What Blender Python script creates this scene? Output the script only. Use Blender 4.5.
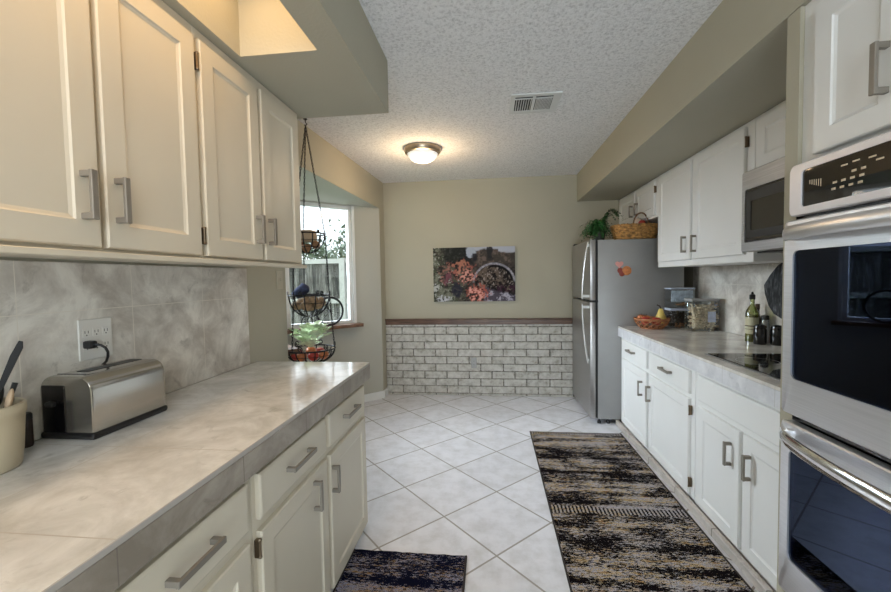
import bpy, bmesh, math, random
import numpy as np
from mathutils import Vector, Matrix
PI = math.pi
random.seed(7)
for o in list(bpy.data.objects):
    bpy.data.objects.remove(o)
SC = bpy.context.scene
COL = SC.collection

# ------------------------------------------------------------ camera
f_px = 402.57
cam_d = bpy.data.cameras.new('camera')
cam_d.sensor_width = 36.0
cam_d.lens = 36.0 * f_px / 891.0
cam_d.clip_start = 0.02
cam = bpy.data.objects.new('camera', cam_d)
COL.objects.link(cam)
pitch, yaw, roll = math.radians(2.501), math.radians(-6.408), math.radians(-0.989)
cy_, sy_, cp_, sp_ = math.cos(yaw), math.sin(yaw), math.cos(pitch), math.sin(pitch)
fwd = Vector((sy_ * cp_, cy_ * cp_, -sp_))
rgt = Vector((cy_, -sy_, 0))
upv = rgt.cross(fwd)
cr_, sr_ = math.cos(roll), math.sin(roll)
rr = cr_ * rgt + sr_ * upv
uu = -sr_ * rgt + cr_ * upv
cam.matrix_world = Matrix(((rr.x, uu.x, -fwd.x, 0), (rr.y, uu.y, -fwd.y, 0), (rr.z, uu.z, -fwd.z, 1.37), (0, 0, 0, 1)))
SC.camera = cam

# ------------------------------------------------------------ world, lamps, exposure
world = bpy.data.worlds.new('sky')
SC.world = world
world.use_nodes = True
wn = world.node_tree.nodes['Background']
wn.inputs[0].default_value = (0.86, 0.93, 1.0, 1)
wn.inputs[1].default_value = 2.2
SC.view_settings.view_transform = 'Standard'
SC.view_settings.look = 'None'
SC.view_settings.exposure = 0.42
SC.view_settings.gamma = 1
SC.view_settings.use_curve_mapping = False


def area(name, loc, rot, sx, sy, power, col):
    l = bpy.data.lights.new(name, 'AREA')
    l.shape = 'RECTANGLE'
    l.size, l.size_y = sx, sy
    l.energy = power
    l.color = col
    o = bpy.data.objects.new(name, l)
    o.location = loc
    o.rotation_euler = rot
    COL.objects.link(o)
    return o


# area lamp added outside the unseen rear doors as daylight fill
area('rear_daylight_fill', (0.2, -2.75, 1.25), (PI / 2, 0, 0), 2.3, 2.1, 72, (0.80, 0.90, 1.0))
# soft overcast daylight slanting in through the bay
sd = bpy.data.lights.new('overcast_sun', 'SUN')
sd.energy = 19
sd.angle = math.radians(70)
sd.color = (0.82, 0.90, 1.0)
sun = bpy.data.objects.new('overcast_sun', sd)
sun.rotation_euler = Vector((1.0, -0.25, -0.62)).to_track_quat('-Z', 'Y').to_euler()
COL.objects.link(sun)
# warm tube lamp up inside the light well of the left soffit
area('soffit_well_lamp', (-0.79, 0.55, 2.49), (0, 0, 0), 0.26, 1.7, 8.0, (1.0, 0.64, 0.32))
# ceiling lamp
pl = bpy.data.lights.new('ceiling_lamp_bulb', 'POINT')
pl.energy = 9
pl.color = (1.0, 0.70, 0.42)
pl.shadow_soft_size = 0.10
plo = bpy.data.objects.new('ceiling_lamp_bulb', pl)
plo.location = (-0.572, 3.50, 2.27)
COL.objects.link(plo)

# unseen fill light added behind the camera to brighten ceiling and room
pl2 = bpy.data.lights.new('rear_fill_light', 'POINT')
pl2.energy = 20
pl2.color = (1.0, 0.96, 0.93)
pl2.shadow_soft_size = 0.12
plo2 = bpy.data.objects.new('rear_fill_light', pl2)
plo2.location = (0.3, -0.9, 2.05)
COL.objects.link(plo2)

# ------------------------------------------------------------ node material helpers


class NT:
    def __init__(s, name):
        s.m = bpy.data.materials.new(name)
        s.m.use_nodes = True
        s.t = s.m.node_tree
        s.p = s.t.nodes['Principled BSDF']
        s.out = s.t.nodes['Material Output']
        s.tc = None

    def n(s, kind, **kw):
        nd = s.t.nodes.new('ShaderNode' + kind)
        for k, v in kw.items():
            setattr(nd, k, v)
        return nd

    def link(s, a, b):
        s.t.links.new(a, b)

    def val(s, inp, v):
        if hasattr(v, 'links') or isinstance(v, bpy.types.NodeSocket):
            s.link(v, inp)
        else:
            inp.default_value = v

    def obj(s):
        if s.tc is None:
            s.tc = s.n('TexCoord')
        return s.tc.outputs['Object']

    def math(s, op, a, b=None, c=None):
        nd = s.n('Math', operation=op)
        s.val(nd.inputs[0], a)
        if b is not None:
            s.val(nd.inputs[1], b)
        if c is not None:
            s.val(nd.inputs[2], c)
        return nd.outputs[0]

    def mapping(s, scale=(1, 1, 1), rot=(0, 0, 0), loc=(0, 0, 0), src=None):
        nd = s.n('Mapping')
        s.link(src or s.obj(), nd.inputs[0])
        nd.inputs['Scale'].default_value = scale
        nd.inputs['Rotation'].default_value = rot
        nd.inputs['Location'].default_value = loc
        return nd.outputs[0]

    def noise(s, vec=None, scale=5, detail=4, rough=0.5, dist=0.0):
        nd = s.n('TexNoise')
        s.link(vec or s.obj(), nd.inputs['Vector'])
        nd.inputs['Scale'].default_value = scale
        nd.inputs['Detail'].default_value = detail
        nd.inputs['Roughness'].default_value = rough
        nd.inputs['Distortion'].default_value = dist
        return nd.outputs['Fac']

    def ramp(s, fac, stops, interp='LINEAR'):
        nd = s.n('ValToRGB')
        s.link(fac, nd.inputs[0])
        cr = nd.color_ramp
        cr.interpolation = interp
        while len(cr.elements) < len(stops):
            cr.elements.new(0.5)
        for e, (p, c) in zip(cr.elements, stops):
            e.position = p
            e.color = (c[0], c[1], c[2], 1) if hasattr(c, '__len__') else (c, c, c, 1)
        return nd.outputs[0]

    def mix(s, fac, a, b, blend='MIX'):
        nd = s.n('Mix', data_type='RGBA', blend_type=blend)
        s.val(nd.inputs[0], fac)
        s.val(nd.inputs[6], a if not isinstance(a, tuple) else (*a, 1))
        s.val(nd.inputs[7], b if not isinstance(b, tuple) else (*b, 1))
        return nd.outputs[2]

    def sep(s, vec=None):
        nd = s.n('SeparateXYZ')
        s.link(vec or s.obj(), nd.inputs[0])
        return nd.outputs

    def bump(s, h, strength=0.3, dist=0.01):
        nd = s.n('Bump')
        s.link(h, nd.inputs['Height'])
        nd.inputs['Strength'].default_value = strength
        nd.inputs['Distance'].default_value = dist
        s.link(nd.outputs[0], s.p.inputs['Normal'])
        return nd

    def base(s, c):
        s.val(s.p.inputs['Base Color'], (*c, 1) if isinstance(c, tuple) else c)

    def set(s, rough=None, metal=None, **kw):
        if rough is not None:
            s.val(s.p.inputs['Roughness'], rough)
        if metal is not None:
            s.val(s.p.inputs['Metallic'], metal)
        for k, v in kw.items():
            s.val(s.p.inputs[k.replace('_', ' ')], v)
        return s

    def line(s, coord, off, size, w):
        """1 on a joint line of width w, repeating every size"""
        q = s.math('DIVIDE', s.math('SUBTRACT', coord, off), size)
        fr = s.math('FRACT', q)
        d = s.math('ABSOLUTE', s.math('SUBTRACT', fr, 0.5))
        return s.math('GREATER_THAN', d, 0.5 - w / size / 2)


def plain(name, col, rough=0.5, metal=0.0, var=0.06, scale=8, bump=0.0, bscale=60, **kw):
    m = NT(name)
    c2 = tuple(min(1, c * (1 + var)) for c in col)
    c1 = tuple(c * (1 - var) for c in col)
    m.base(m.ramp(m.noise(scale=scale, detail=3), [(0.3, c1), (0.7, c2)]))
    m.set(rough, metal, **kw)
    if bump:
        m.bump(m.noise(scale=bscale, detail=3), bump, 0.004)
    return m.m


M = {}
# painted walls
M['wall'] = plain('wall_paint', (0.425, 0.40, 0.31), 0.75, var=0.03, scale=2, bump=0.25, bscale=90)
M['soffit'] = M['wall']
M['bay'] = plain('bay_paint', (0.46, 0.45, 0.39), 0.75, var=0.02, scale=2, bump=0.2, bscale=90)
# popcorn ceiling
m = NT('popcorn_ceiling')
nz = m.noise(scale=75, detail=5, rough=0.7)
m.base(m.ramp(nz, [(0.34, (0.55, 0.55, 0.55)), (0.50, (0.80, 0.80, 0.80)), (0.7, (0.88, 0.88, 0.88))]))
m.set(0.9)
m.bump(nz, 0.8, 0.010)
M['ceiling'] = m.m
# diagonal floor tiles
TS, TA, TX, TY = 0.4244, math.radians(44.16), -0.569, 3.148
m = NT('floor_tiles')
mp = m.mapping(rot=(0, 0, -TA), src=m.mapping(loc=(-TX, -TY, 0)))
sx = m.sep(mp)
g = m.math('MAXIMUM', m.line(sx[0], 0, TS, 0.010), m.line(sx[1], 0, TS, 0.010))
cell = m.n('TexWhiteNoise', noise_dimensions='2D')
comb = m.n('CombineXYZ')
m.link(m.math('FLOOR', m.math('DIVIDE', sx[0], TS)), comb.inputs[0])
m.link(m.math('FLOOR', m.math('DIVIDE', sx[1], TS)), comb.inputs[1])
m.link(comb.outputs[0], cell.inputs['Vector'])
cl = m.ramp(m.noise(scale=9, detail=8, rough=0.65), [(0.32, (0.60, 0.60, 0.62)), (0.55, (0.74, 0.745, 0.79)), (0.75, (0.80, 0.805, 0.845))])
tint = m.ramp(cell.outputs[0], [(0, (0.93, 0.93, 0.93)), (1, (1.03, 1.03, 1.03))])
cl = m.mix(1.0, cl, tint, 'MULTIPLY')
m.base(m.mix(g, cl, (0.34, 0.32, 0.30)))
m.set(m.math('ADD', m.math('MULTIPLY', g, 0.5), 0.32))
hh = m.math('SUBTRACT', m.math('MULTIPLY', m.noise(scale=25, detail=3), 0.2), g)
m.bump(hh, 0.35, 0.004)
M['floor'] = m.m


def marble(name, axes, offs, size, c_lo, c_hi, grout, rough=0.3, w=0.003):
    m = NT(name)
    s = m.sep()
    ls = [m.line(s[a], o, size, w) for a, o in zip(axes, offs)]
    g = ls[0] if len(ls) == 1 else m.math('MAXIMUM', ls[0], ls[1])
    n1 = m.noise(scale=5.5, detail=9, rough=0.66, dist=0.5)
    n2 = m.noise(scale=13, detail=7, rough=0.65, dist=0.9)
    c = m.ramp(n1, [(0.36, c_lo), (0.50, tuple((a + b) / 2 for a, b in zip(c_lo, c_hi))), (0.62, c_hi)])
    c = m.mix(m.ramp(n2, [(0.30, 0.55), (0.42, 0.0)]), c, tuple(v * 0.72 for v in c_lo))
    m.base(m.mix(g, c, grout))
    m.set(m.math('ADD', m.math('MULTIPLY', g, 0.4), rough))
    m.bump(m.math('SUBTRACT', 1.0, g), 0.25, 0.002)
    return m.m


M['counter_l'] = marble('marble_counter', (1, 0), (0.635, -0.676), 0.375, (0.56, 0.555, 0.535), (0.80, 0.80, 0.79), (0.42, 0.39, 0.35), 0.12)
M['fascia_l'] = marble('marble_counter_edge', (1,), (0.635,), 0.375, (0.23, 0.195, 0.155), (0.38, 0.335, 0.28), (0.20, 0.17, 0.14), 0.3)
M['counter_r'] = marble('marble_counter_right', (1, 0), (0.635, 1.163), 0.375, (0.60, 0.575, 0.53), (0.84, 0.82, 0.77), (0.5, 0.46, 0.40), 0.11)
M['fascia_r'] = marble('marble_counter_edge_right', (1,), (0.635,), 0.375, (0.56, 0.57, 0.60), (0.74, 0.75, 0.77), (0.5, 0.49, 0.48), 0.35)
M['splash'] = marble('marble_backsplash', (1, 2), (0.63, 0.91), 0.375, (0.46, 0.42, 0.37), (0.80, 0.775, 0.715), (0.76, 0.72, 0.64), 0.3, 0.0025)
M['skirt'] = marble('tile_skirting', (1,), (0.5,), 0.42, (0.42, 0.38, 0.34), (0.55, 0.5, 0.46), (0.22, 0.2, 0.18), 0.4, 0.008)
# cabinets
M['cab_l'] = plain('painted_cabinet_warm_lit', (0.62, 0.565, 0.455), 0.42, var=0.025, scale=3)  # same paint as the right run, with warm light mixed into its colour
M['cab_r'] = plain('painted_cabinet_white', (0.76, 0.765, 0.75), 0.42, var=0.02, scale=3)
M['cab_in'] = plain('cabinet_joint_paint', (0.42, 0.38, 0.28), 0.6)
# metals
M['pull'] = plain('brushed_nickel_pull', (0.27, 0.245, 0.21), 0.5, 0.5)
M['bronze'] = plain('bronze_hinge', (0.16, 0.12, 0.08), 0.4, 0.9)


def steel(name, col, rough, axis=2, amt=0.14):
    m = NT(name)
    sc = [4, 4, 4]
    sc[axis] = 260
    nz = m.noise(m.mapping(scale=tuple(sc)), scale=1, detail=2)
    m.base(m.ramp(nz, [(0.3, tuple(c * (1 - amt) for c in col)), (0.7, tuple(min(1, c * (1 + amt)) for c in col))]))
    m.set(rough, 0.9)
    return m.m


M['steel'] = steel('brushed_steel', (0.42, 0.42, 0.43), 0.36, axis=2)
M['oven_steel'] = steel('oven_steel', (0.72, 0.72, 0.74), 0.34, amt=0.05)
M['oven_frame'] = plain('oven_satin_trim', (0.72, 0.70, 0.72), 0.4, 0.25)
M['chrome'] = plain('polished_steel', (0.80, 0.80, 0.80), 0.10, 1.0)
M['toaster'] = steel('toaster_steel', (0.52, 0.50, 0.46), 0.17, amt=0.04)
M['fridge'] = plain('fridge_side_grey', (0.33, 0.33, 0.325), 0.45, 0.3, var=0.03, bump=0.1, bscale=300)
M['fridge_door'] = steel('fridge_door_steel', (0.42, 0.41, 0.40), 0.33, amt=0.06)
M['black'] = plain('black_plastic', (0.012, 0.012, 0.013), 0.35)
M['rubber'] = plain('black_rubber', (0.01, 0.01, 0.011), 0.7)
M['black_glass'] = plain('black_glass', (0.006, 0.006, 0.008), 0.03, Specular_IOR_Level=0.8)
M['gloss_black'] = plain('glossy_black_ceramic', (0.006, 0.006, 0.007), 0.12)
M['iron'] = plain('wrought_iron', (0.014, 0.013, 0.015), 0.45, 0.5)
M['white_plastic'] = plain('white_plastic', (0.72, 0.71, 0.67), 0.35, var=0.02)
M['grey_plastic'] = plain('grey_plastic', (0.36, 0.36, 0.36), 0.4)
M['white_paint'] = plain('white_paint', (0.74, 0.75, 0.74), 0.45, var=0.02)
M['vent'] = plain('vent_enamel', (0.66, 0.67, 0.66), 0.5, var=0.02)
m = NT('dark_wood')
m.base(m.ramp(m.noise(m.mapping(scale=(2, 30, 30)), scale=3, detail=5), [(0.3, (0.05, 0.022, 0.012)), (0.7, (0.19, 0.10, 0.06))]))
m.set(0.35)
M['wood'] = m.m
m = NT('sill_wood')
m.base(m.ramp(m.noise(m.mapping(scale=(9, 9, 30)), scale=3, detail=5), [(0.3, (0.09, 0.04, 0.02)), (0.7, (0.22, 0.11, 0.06))]))
m.set(0.35)
M['sill'] = m.m
# whitewashed bricks (mortar is its own colour)
m = NT('whitewashed_brick')
br = m.noise(scale=14, detail=6, rough=0.7)
c = m.ramp(br, [(0.30, (0.26, 0.24, 0.20)), (0.47, (0.47, 0.455, 0.415)), (0.7, (0.62, 0.61, 0.575))])
m.base(c)
m.set(0.75)
m.bump(m.noise(scale=60, detail=4), 0.5, 0.006)
M['brick'] = m.m
m = NT('dark_mortar')
m.base(m.ramp(m.noise(scale=40, detail=4), [(0.35, (0.10, 0.09, 0.075)), (0.65, (0.34, 0.32, 0.28))]))
m.set(0.9)
M['mortar'] = m.m


def rug_mat(name, cols, seed, rowth=0.982):
    m = NT(name)
    src = m.mapping(loc=(seed, seed * 2, 0))
    a = m.noise(m.mapping(scale=(38, 120, 10), src=src), scale=1, detail=6, rough=0.75, dist=0.5)
    b = m.noise(m.mapping(scale=(0.9, 13, 1), src=src), scale=1, detail=3)
    c = m.noise(m.mapping(scale=(9, 34, 1), src=m.mapping(loc=(5, 9, 0), src=src)), scale=1, detail=6, rough=0.8)
    e = m.noise(m.mapping(scale=(210, 260, 10), src=src), scale=1, detail=2)
    d = m.noise(m.mapping(scale=(5, 8, 1), src=m.mapping(loc=(15, 3, 0), src=src)), scale=1, detail=5, rough=0.6)
    light = m.ramp(c, [(0.32, cols[3]), (0.39, cols[1]), (0.43, cols[0]), (0.49, cols[2]), (0.56, cols[1]), (0.60, cols[0]), (0.67, cols[3])], 'CONSTANT')
    light = m.mix(m.ramp(m.noise(m.mapping(scale=(1.2, 6, 1), src=m.mapping(loc=(2, 7, 0), src=src)), scale=1, detail=2), [(0.52, 0.0), (0.66, 0.6)]), light, cols[2])
    light = m.mix(m.ramp(e, [(0.35, 0.9), (0.50, 0.0)]), light, (0.04, 0.028, 0.022))
    # rows of short broken upright dashes
    s = m.sep(src)
    comb = m.math('GREATER_THAN', m.math('SINE', m.math('ADD', m.math('MULTIPLY', s[0], 290), m.math('MULTIPLY', a, 9))), 0.0)
    rowm = m.math('GREATER_THAN', m.math('SINE', m.math('ADD', m.math('MULTIPLY', s[1], 5.3), m.math('ADD', 1.35, m.math('MULTIPLY', d, 0.5)))), rowth)
    k = m.math('ADD', a, m.math('MULTIPLY', m.math('SUBTRACT', b, 0.5), 0.62))
    k = m.math('ADD', k, m.math('MULTIPLY', m.math('SUBTRACT', d, 0.5), 0.5))
    k = m.math('ADD', k, m.math('MULTIPLY', m.math('SUBTRACT', e, 0.5), 0.30))
    dark = m.math('LESS_THAN', k, cols[5])
    dark = m.mix(rowm, dark, comb)
    m.base(m.mix(dark, light, cols[4]))
    m.set(0.95)
    m.p.inputs['Specular IOR Level'].default_value = 0.05
    m.bump(e, 0.6, 0.004)
    return m.m


M['rug_r'] = rug_mat('distressed_rug', [(0.50, 0.40, 0.27), (0.46, 0.30, 0.11), (0.40, 0.39, 0.43), (0.22, 0.09, 0.06), (0.005, 0.003, 0.004), 0.525], 0)
M['rug_l'] = rug_mat('distressed_rug_blue', [(0.28, 0.25, 0.24), (0.36, 0.21, 0.06), (0.26, 0.26, 0.36), (0.10, 0.06, 0.05), (0.003, 0.004, 0.016), 0.52], 3.3, 2.0)
M['rug_edge'] = plain('rug_binding', (0.03, 0.022, 0.02), 0.95)


def glass_mat(name, tint, refl, rough=0.02, gcol=(1, 1, 1)):
    m = NT(name)
    t = m.n('BsdfTransparent')
    t.inputs[0].default_value = (*tint, 1)
    gl = m.n('BsdfGlossy')
    gl.inputs['Roughness'].default_value = rough
    gl.inputs['Color'].default_value = (*gcol, 1)
    fr = m.n('Fresnel')
    fr.inputs[0].default_value = 1.45
    mx = m.n('MixShader')
    fac = m.math('ADD', m.math('MULTIPLY', fr.outputs[0], refl[1]), refl[0])
    m.link(m.math('MINIMUM', fac, 1.0), mx.inputs[0])
    m.link(t.outputs[0], mx.inputs[1])
    m.link(gl.outputs[0], mx.inputs[2])
    m.link(mx.outputs[0], m.out.inputs[0])
    return m.m


M['pane'] = glass_mat('window_glass', (0.96, 0.98, 0.98), (0.02, 0.7))
M['jar'] = glass_mat('clear_container', (0.90, 0.94, 0.96), (0.06, 0.9))
M['bottle_glass'] = glass_mat('green_bottle_glass', (0.60, 0.66, 0.40), (0.06, 0.9))
M['dark_glass'] = glass_mat('dark_bottle_glass', (0.14, 0.09, 0.04), (0.06, 0.9))
M['oven_glass'] = glass_mat('oven_glass', (0.04, 0.05, 0.10), (0.01, 0.75), gcol=(0.55, 0.68, 1.0))
m = NT('lamp_glass')
m.base((0.9, 0.9, 0.88))
m.set(0.3)
m.p.inputs['Emission Color'].default_value = (1, 0.96, 0.9, 1)
m.p.inputs['Emission Strength'].default_value = 0.35
M['lamp'] = m.m
M['nickel'] = plain('aged_nickel', (0.40, 0.33, 0.25), 0.35, 0.9)
M['crock'] = plain('cream_ceramic', (0.55, 0.48, 0.34), 0.35, var=0.02)
M['beech'] = plain('beech_wood', (0.52, 0.38, 0.25), 0.6, var=0.12)
M['wicker'] = plain('wicker', (0.42, 0.22, 0.065), 0.6, var=0.6, scale=38)
M['cane'] = plain('dark_cane', (0.17, 0.09, 0.04), 0.6, var=0.2, scale=40)
M['rattan'] = plain('red_brown_rattan', (0.38, 0.15, 0.06), 0.55, var=0.2, scale=40)
M['apple'] = plain('apple_skin', (0.45, 0.045, 0.03), 0.3, var=0.5, scale=22)
M['apple2'] = plain('apple_skin_orange', (0.50, 0.16, 0.05), 0.3, var=0.4, scale=22)
M['pear'] = plain('yellow_fruit_skin', (0.62, 0.47, 0.12), 0.4, var=0.2, scale=30)
M['stem'] = plain('brown_stem', (0.06, 0.035, 0.02), 0.7)
M['potato'] = plain('potato_skin', (0.25, 0.16, 0.085), 0.7, var=0.5, scale=30)
M['onion'] = plain('pale_onion_skin', (0.62, 0.50, 0.40), 0.45, var=0.12, scale=30)
M['leaf'] = plain('fern_leaf', (0.022, 0.10, 0.022), 0.45, var=0.7, scale=22)
M['leaf2'] = plain('pale_green_leaf', (0.66, 0.80, 0.52), 0.45, var=0.3, scale=20)
M['terracotta'] = plain('dark_pot', (0.03, 0.035, 0.025), 0.6)
M['blue_cloth'] = plain('dark_blue_cloth', (0.03, 0.04, 0.09), 0.85, var=0.4, scale=30)
M['cookie'] = plain('baked_biscuit', (0.30, 0.16, 0.08), 0.8, var=0.35, scale=60)
M['coffee'] = plain('dark_beans', (0.030, 0.016, 0.010), 0.45, var=0.4, scale=60)
M['pasta'] = plain('dry_pasta', (0.80, 0.66, 0.46), 0.6, var=0.2, scale=40)
M['paper'] = plain('cream_label', (0.60, 0.58, 0.40), 0.7, var=0.05)
M['blue_label'] = plain('pale_blue_label', (0.50, 0.55, 0.68), 0.6, var=0.15, scale=40)
M['card'] = plain('pale_card', (0.62, 0.68, 0.80), 0.6, var=0.35, scale=26)
M['oil'] = plain('olive_oil', (0.30, 0.27, 0.06), 0.2)
M['salt'] = plain('salt', (0.75, 0.74, 0.72), 0.9)
m = NT('quilted_dark_cloth')
qq = m.noise(m.mapping(scale=(30, 70, 22), rot=(0.5, 0, 0)), scale=1, detail=3)
m.base(m.ramp(qq, [(0.42, (0.022, 0.024, 0.027)), (0.60, (0.07, 0.075, 0.08)), (0.70, (0.17, 0.18, 0.19))]))
m.set(0.9)
M['mitt'] = m.m
M['heart'] = plain('pink_enamel', (0.75, 0.34, 0.30), 0.4)
M['orange'] = plain('orange_enamel', (0.62, 0.22, 0.07), 0.4, var=0.2, scale=60)
M['redbrown'] = plain('red_enamel', (0.30, 0.05, 0.03), 0.4)
M['fence'] = plain('weathered_fence', (0.50, 0.49, 0.46), 0.9, var=0.2, scale=4)
m = NT('fence_boards')
m.base(m.ramp(m.noise(m.mapping(scale=(16, 16, 1.6)), scale=1.0, detail=6, rough=0.7), [(0.38, (0.025, 0.024, 0.021)), (0.5, (0.07, 0.066, 0.056)), (0.64, (0.22, 0.215, 0.195))]))
m.set(0.9)
M['fence'] = m.m
M['fence_rail'] = plain('fence_rail_paint', (0.34, 0.34, 0.31), 0.8)
M['grass'] = plain('grass', (0.10, 0.18, 0.05), 0.9, var=0.4)
M['tree'] = plain('tree_leaves', (0.06, 0.085, 0.045), 0.7, var=0.4, scale=6)
M['bark'] = plain('bark', (0.2, 0.17, 0.13), 0.9)

# ------------------------------------------------------------ mesh helpers


class MB:
    def __init__(s):
        s.b = bmesh.new()

    def box(s, x0, x1, y0, y1, z0, z1, bev=0.0, seg=1):
        r = bmesh.ops.create_cube(s.b, size=1)
        vs = r['verts']
        for v in vs:
            v.co = Vector((x0 if v.co.x < 0 else x1, y0 if v.co.y < 0 else y1, z0 if v.co.z < 0 else z1))
        if bev:
            es = list({e for v in vs for e in v.link_edges})
            bmesh.ops.bevel(s.b, geom=es, offset=bev, segments=seg, affect='EDGES', profile=0.5)
        return s

    def quad(s, *pts):
        vs = [s.b.verts.new(p) for p in pts]
        s.b.faces.new(vs)
        return s

    def grid(s, rows, closed_u=False, closed_v=False, cap=False):
        """rows: list of lists of points"""
        R_ = [[s.b.verts.new(p) for p in r] for r in rows]
        n = len(R_)
        k = len(R_[0])
        for i in range(n - (0 if closed_v else 1)):
            a, b = R_[i], R_[(i + 1) % n]
            for j in range(k - (0 if closed_u else 1)):
                try:
                    s.b.faces.new((a[j], a[(j + 1) % k], b[(j + 1) % k], b[j]))
                except ValueError:
                    pass
        if cap:
            for r in (R_[0], R_[-1]):
                try:
                    s.b.faces.new(r)
                except ValueError:
                    pass
        return s

    def tube(s, pts, r, n=8, closed=False, cap=True):
        pts = [Vector(p) for p in pts]
        rows = []
        N = len(pts)
        prev = None
        for i, p in enumerate(pts):
            if closed:
                t = pts[(i + 1) % N] - pts[i - 1]
            else:
                t = pts[min(i + 1, N - 1)] - pts[max(i - 1, 0)]
            t.normalize()
            if prev is None:
                a = t.orthogonal().normalized()
            else:
                a = prev - t * prev.dot(t)
                if a.length < 1e-6:
                    a = t.orthogonal()
                a.normalize()
            prev = a
            b = t.cross(a)
            rad = r[i] if isinstance(r, (list, tuple)) else r
            rows.append([p + (a * math.cos(2 * PI * k / n) + b * math.sin(2 * PI * k / n)) * rad for k in range(n)])
        s.grid(rows, closed_u=True, closed_v=closed, cap=cap and not closed)
        return s

    def lathe(s, prof, c=(0, 0, 0), n=24, sx=1.0, sy=1.0, cap=True):
        rows = []
        for (r, z) in prof:
            rows.append([(c[0] + sx * r * math.cos(2 * PI * k / n), c[1] + sy * r * math.sin(2 * PI * k / n), c[2] + z) for k in range(n)])
        s.grid(rows, closed_u=True, cap=cap)
        return s

    def ball(s, c, r, sx=1, sy=1, sz=1, n=14, rot=None):
        r_ = bmesh.ops.create_uvsphere(s.b, u_segments=n, v_segments=max(6, n // 2 + 1), radius=r)
        for v in r_['verts']:
            v.co = Vector((v.co.x * sx, v.co.y * sy, v.co.z * sz))
            if rot:
                v.co = rot @ v.co
            v.co += Vector(c)
        return s

    def prism(s, poly, vec):
        """extrude polygon (3D points) by vec"""
        a = [s.b.verts.new(p) for p in poly]
        b = [s.b.verts.new(Vector(p) + Vector(vec)) for p in poly]
        s.b.faces.new(a)
        s.b.faces.new(b)
        k = len(poly)
        for i in range(k):
            s.b.faces.new((a[i], a[(i + 1) % k], b[(i + 1) % k], b[i]))
        return s


def mesh_obj(name, mb, mat, parent=None, smooth=False):
    """link the collected shape as ONE mesh object; shapes are written in room coordinates"""
    b = mb.b if isinstance(mb, MB) else mb
    bmesh.ops.recalc_face_normals(b, faces=b.faces)
    me = bpy.data.meshes.new(name)
    b.to_mesh(me)
    b.free()
    me.materials.append(mat if not isinstance(mat, str) else M[mat])
    if smooth:
        me.polygons.foreach_set('use_smooth', [True] * len(me.polygons))
        if smooth != 'all':
            me.set_sharp_from_angle(angle=math.radians(40))
    o = bpy.data.objects.new(name, me)
    COL.objects.link(o)
    if parent is not None:
        w = Vector((0, 0, 0))
        p = parent
        while p is not None:
            w += p.location
            p = p.parent
        o.parent = parent
        o.location = -w
    else:
        # origin at the middle of its own base
        lo = Vector([min(v.co[i] for v in me.vertices) for i in range(3)])
        hi = Vector([max(v.co[i] for v in me.vertices) for i in range(3)])
        c = Vector(((lo.x + hi.x) / 2, (lo.y + hi.y) / 2, lo.z))
        if name.split('_')[0] not in ('wall', 'floor', 'ceiling', 'countertop', 'trim', 'baseboard', 'window', 'door', 'backsplash', 'rug', 'kitchen'):
            me.transform(Matrix.Translation(-c))
            o.location = c
    return o


def thing(name, label, cat, loc, group=None):
    o = bpy.data.objects.new(name, None)
    o.empty_display_size = 0.05
    COL.objects.link(o)
    o.location = loc
    o['label'] = label
    o['category'] = cat
    if group:
        o['group'] = group
    return o


def tag(o, label, cat, group=None, kind=None):
    if label:
        o['label'] = label
    if cat:
        o['category'] = cat
    if group:
        o['group'] = group
    if kind:
        o['kind'] = kind
    return o


def struct(name, mb, mat, parent=None, smooth=False):
    o = mesh_obj(name, mb, mat, parent, smooth)
    if parent is None:
        o['kind'] = 'structure'
    return o


# ------------------------------------------------------------ the setting
XL, XR, YB, ZC = -1.36, 1.86, 4.67, 2.50
YN = -2.6
XLB = -1.24           # left wall where it meets the back wall
ZS_L, ZS_R = 2.235, 2.20
ZH = 2.18             # head of the bay opening

struct('floor', MB().box(-2.2, 2.0, YN - 0.1, YB + 0.1, -0.05, 0.0), 'floor')
struct('ceiling', MB().box(-1.5, 2.0, YN - 0.1, YB + 0.1, ZC, ZC + 0.05), 'ceiling')
struct('wall_back', MB().box(-1.5, 2.0, YB, YB + 0.12, 0, ZC), 'wall')
struct('wall_right', MB().box(XR, XR + 0.12, YN, YB, 0, ZC), 'wall')
# left wall: solid to the bay, a header over it, a stub after it
wl = MB()
wl.box(XL - 0.12, XL, YN, 2.555, 0, ZC)


def lx(y):
    return XL + (XLB - XL) * (y - 2.1) / (YB - 2.1)


wl.prism([(lx(2.5), 2.5, ZH + .001), (lx(4.50), 4.50, ZH + .001), (lx(4.50), 4.50, ZC), (lx(2.5), 2.5, ZC)], (-0.13, 0, 0))
wl.prism([(lx(4.50), 4.50, 0), (XLB, YB, 0), (XLB, YB, ZC), (lx(4.50), 4.50, ZC)], (-0.13, 0, 0))
struct('wall_left', wl, 'wall')
# rear wall with a glazed door behind the photographer
wr = MB()
wr.box(-1.5, -0.95, YN - 0.12, YN, 0, ZC).box(1.35, 2.0, YN - 0.12, YN, 0, ZC).box(-0.95, 1.35, YN - 0.12, YN, 2.3, ZC)
struct('wall_rear', wr, 'wall')
d1 = MB()
for x in (-0.95, 0.17, 1.29):
    d1.box(x, x + 0.06, YN - 0.09, YN - 0.03, 0, 2.3)
d1.box(-0.95, 1.35, YN - 0.09, YN - 0.03, 0, 0.08).box(-0.95, 1.35, YN - 0.09, YN - 0.03, 2.24, 2.3)
d1o = struct('door_1', d1, 'white_paint')
mesh_obj('pane', MB().box(-0.90, 1.30, YN - 0.064, YN - 0.058, 0.08, 2.24), 'pane', d1o)

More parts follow.
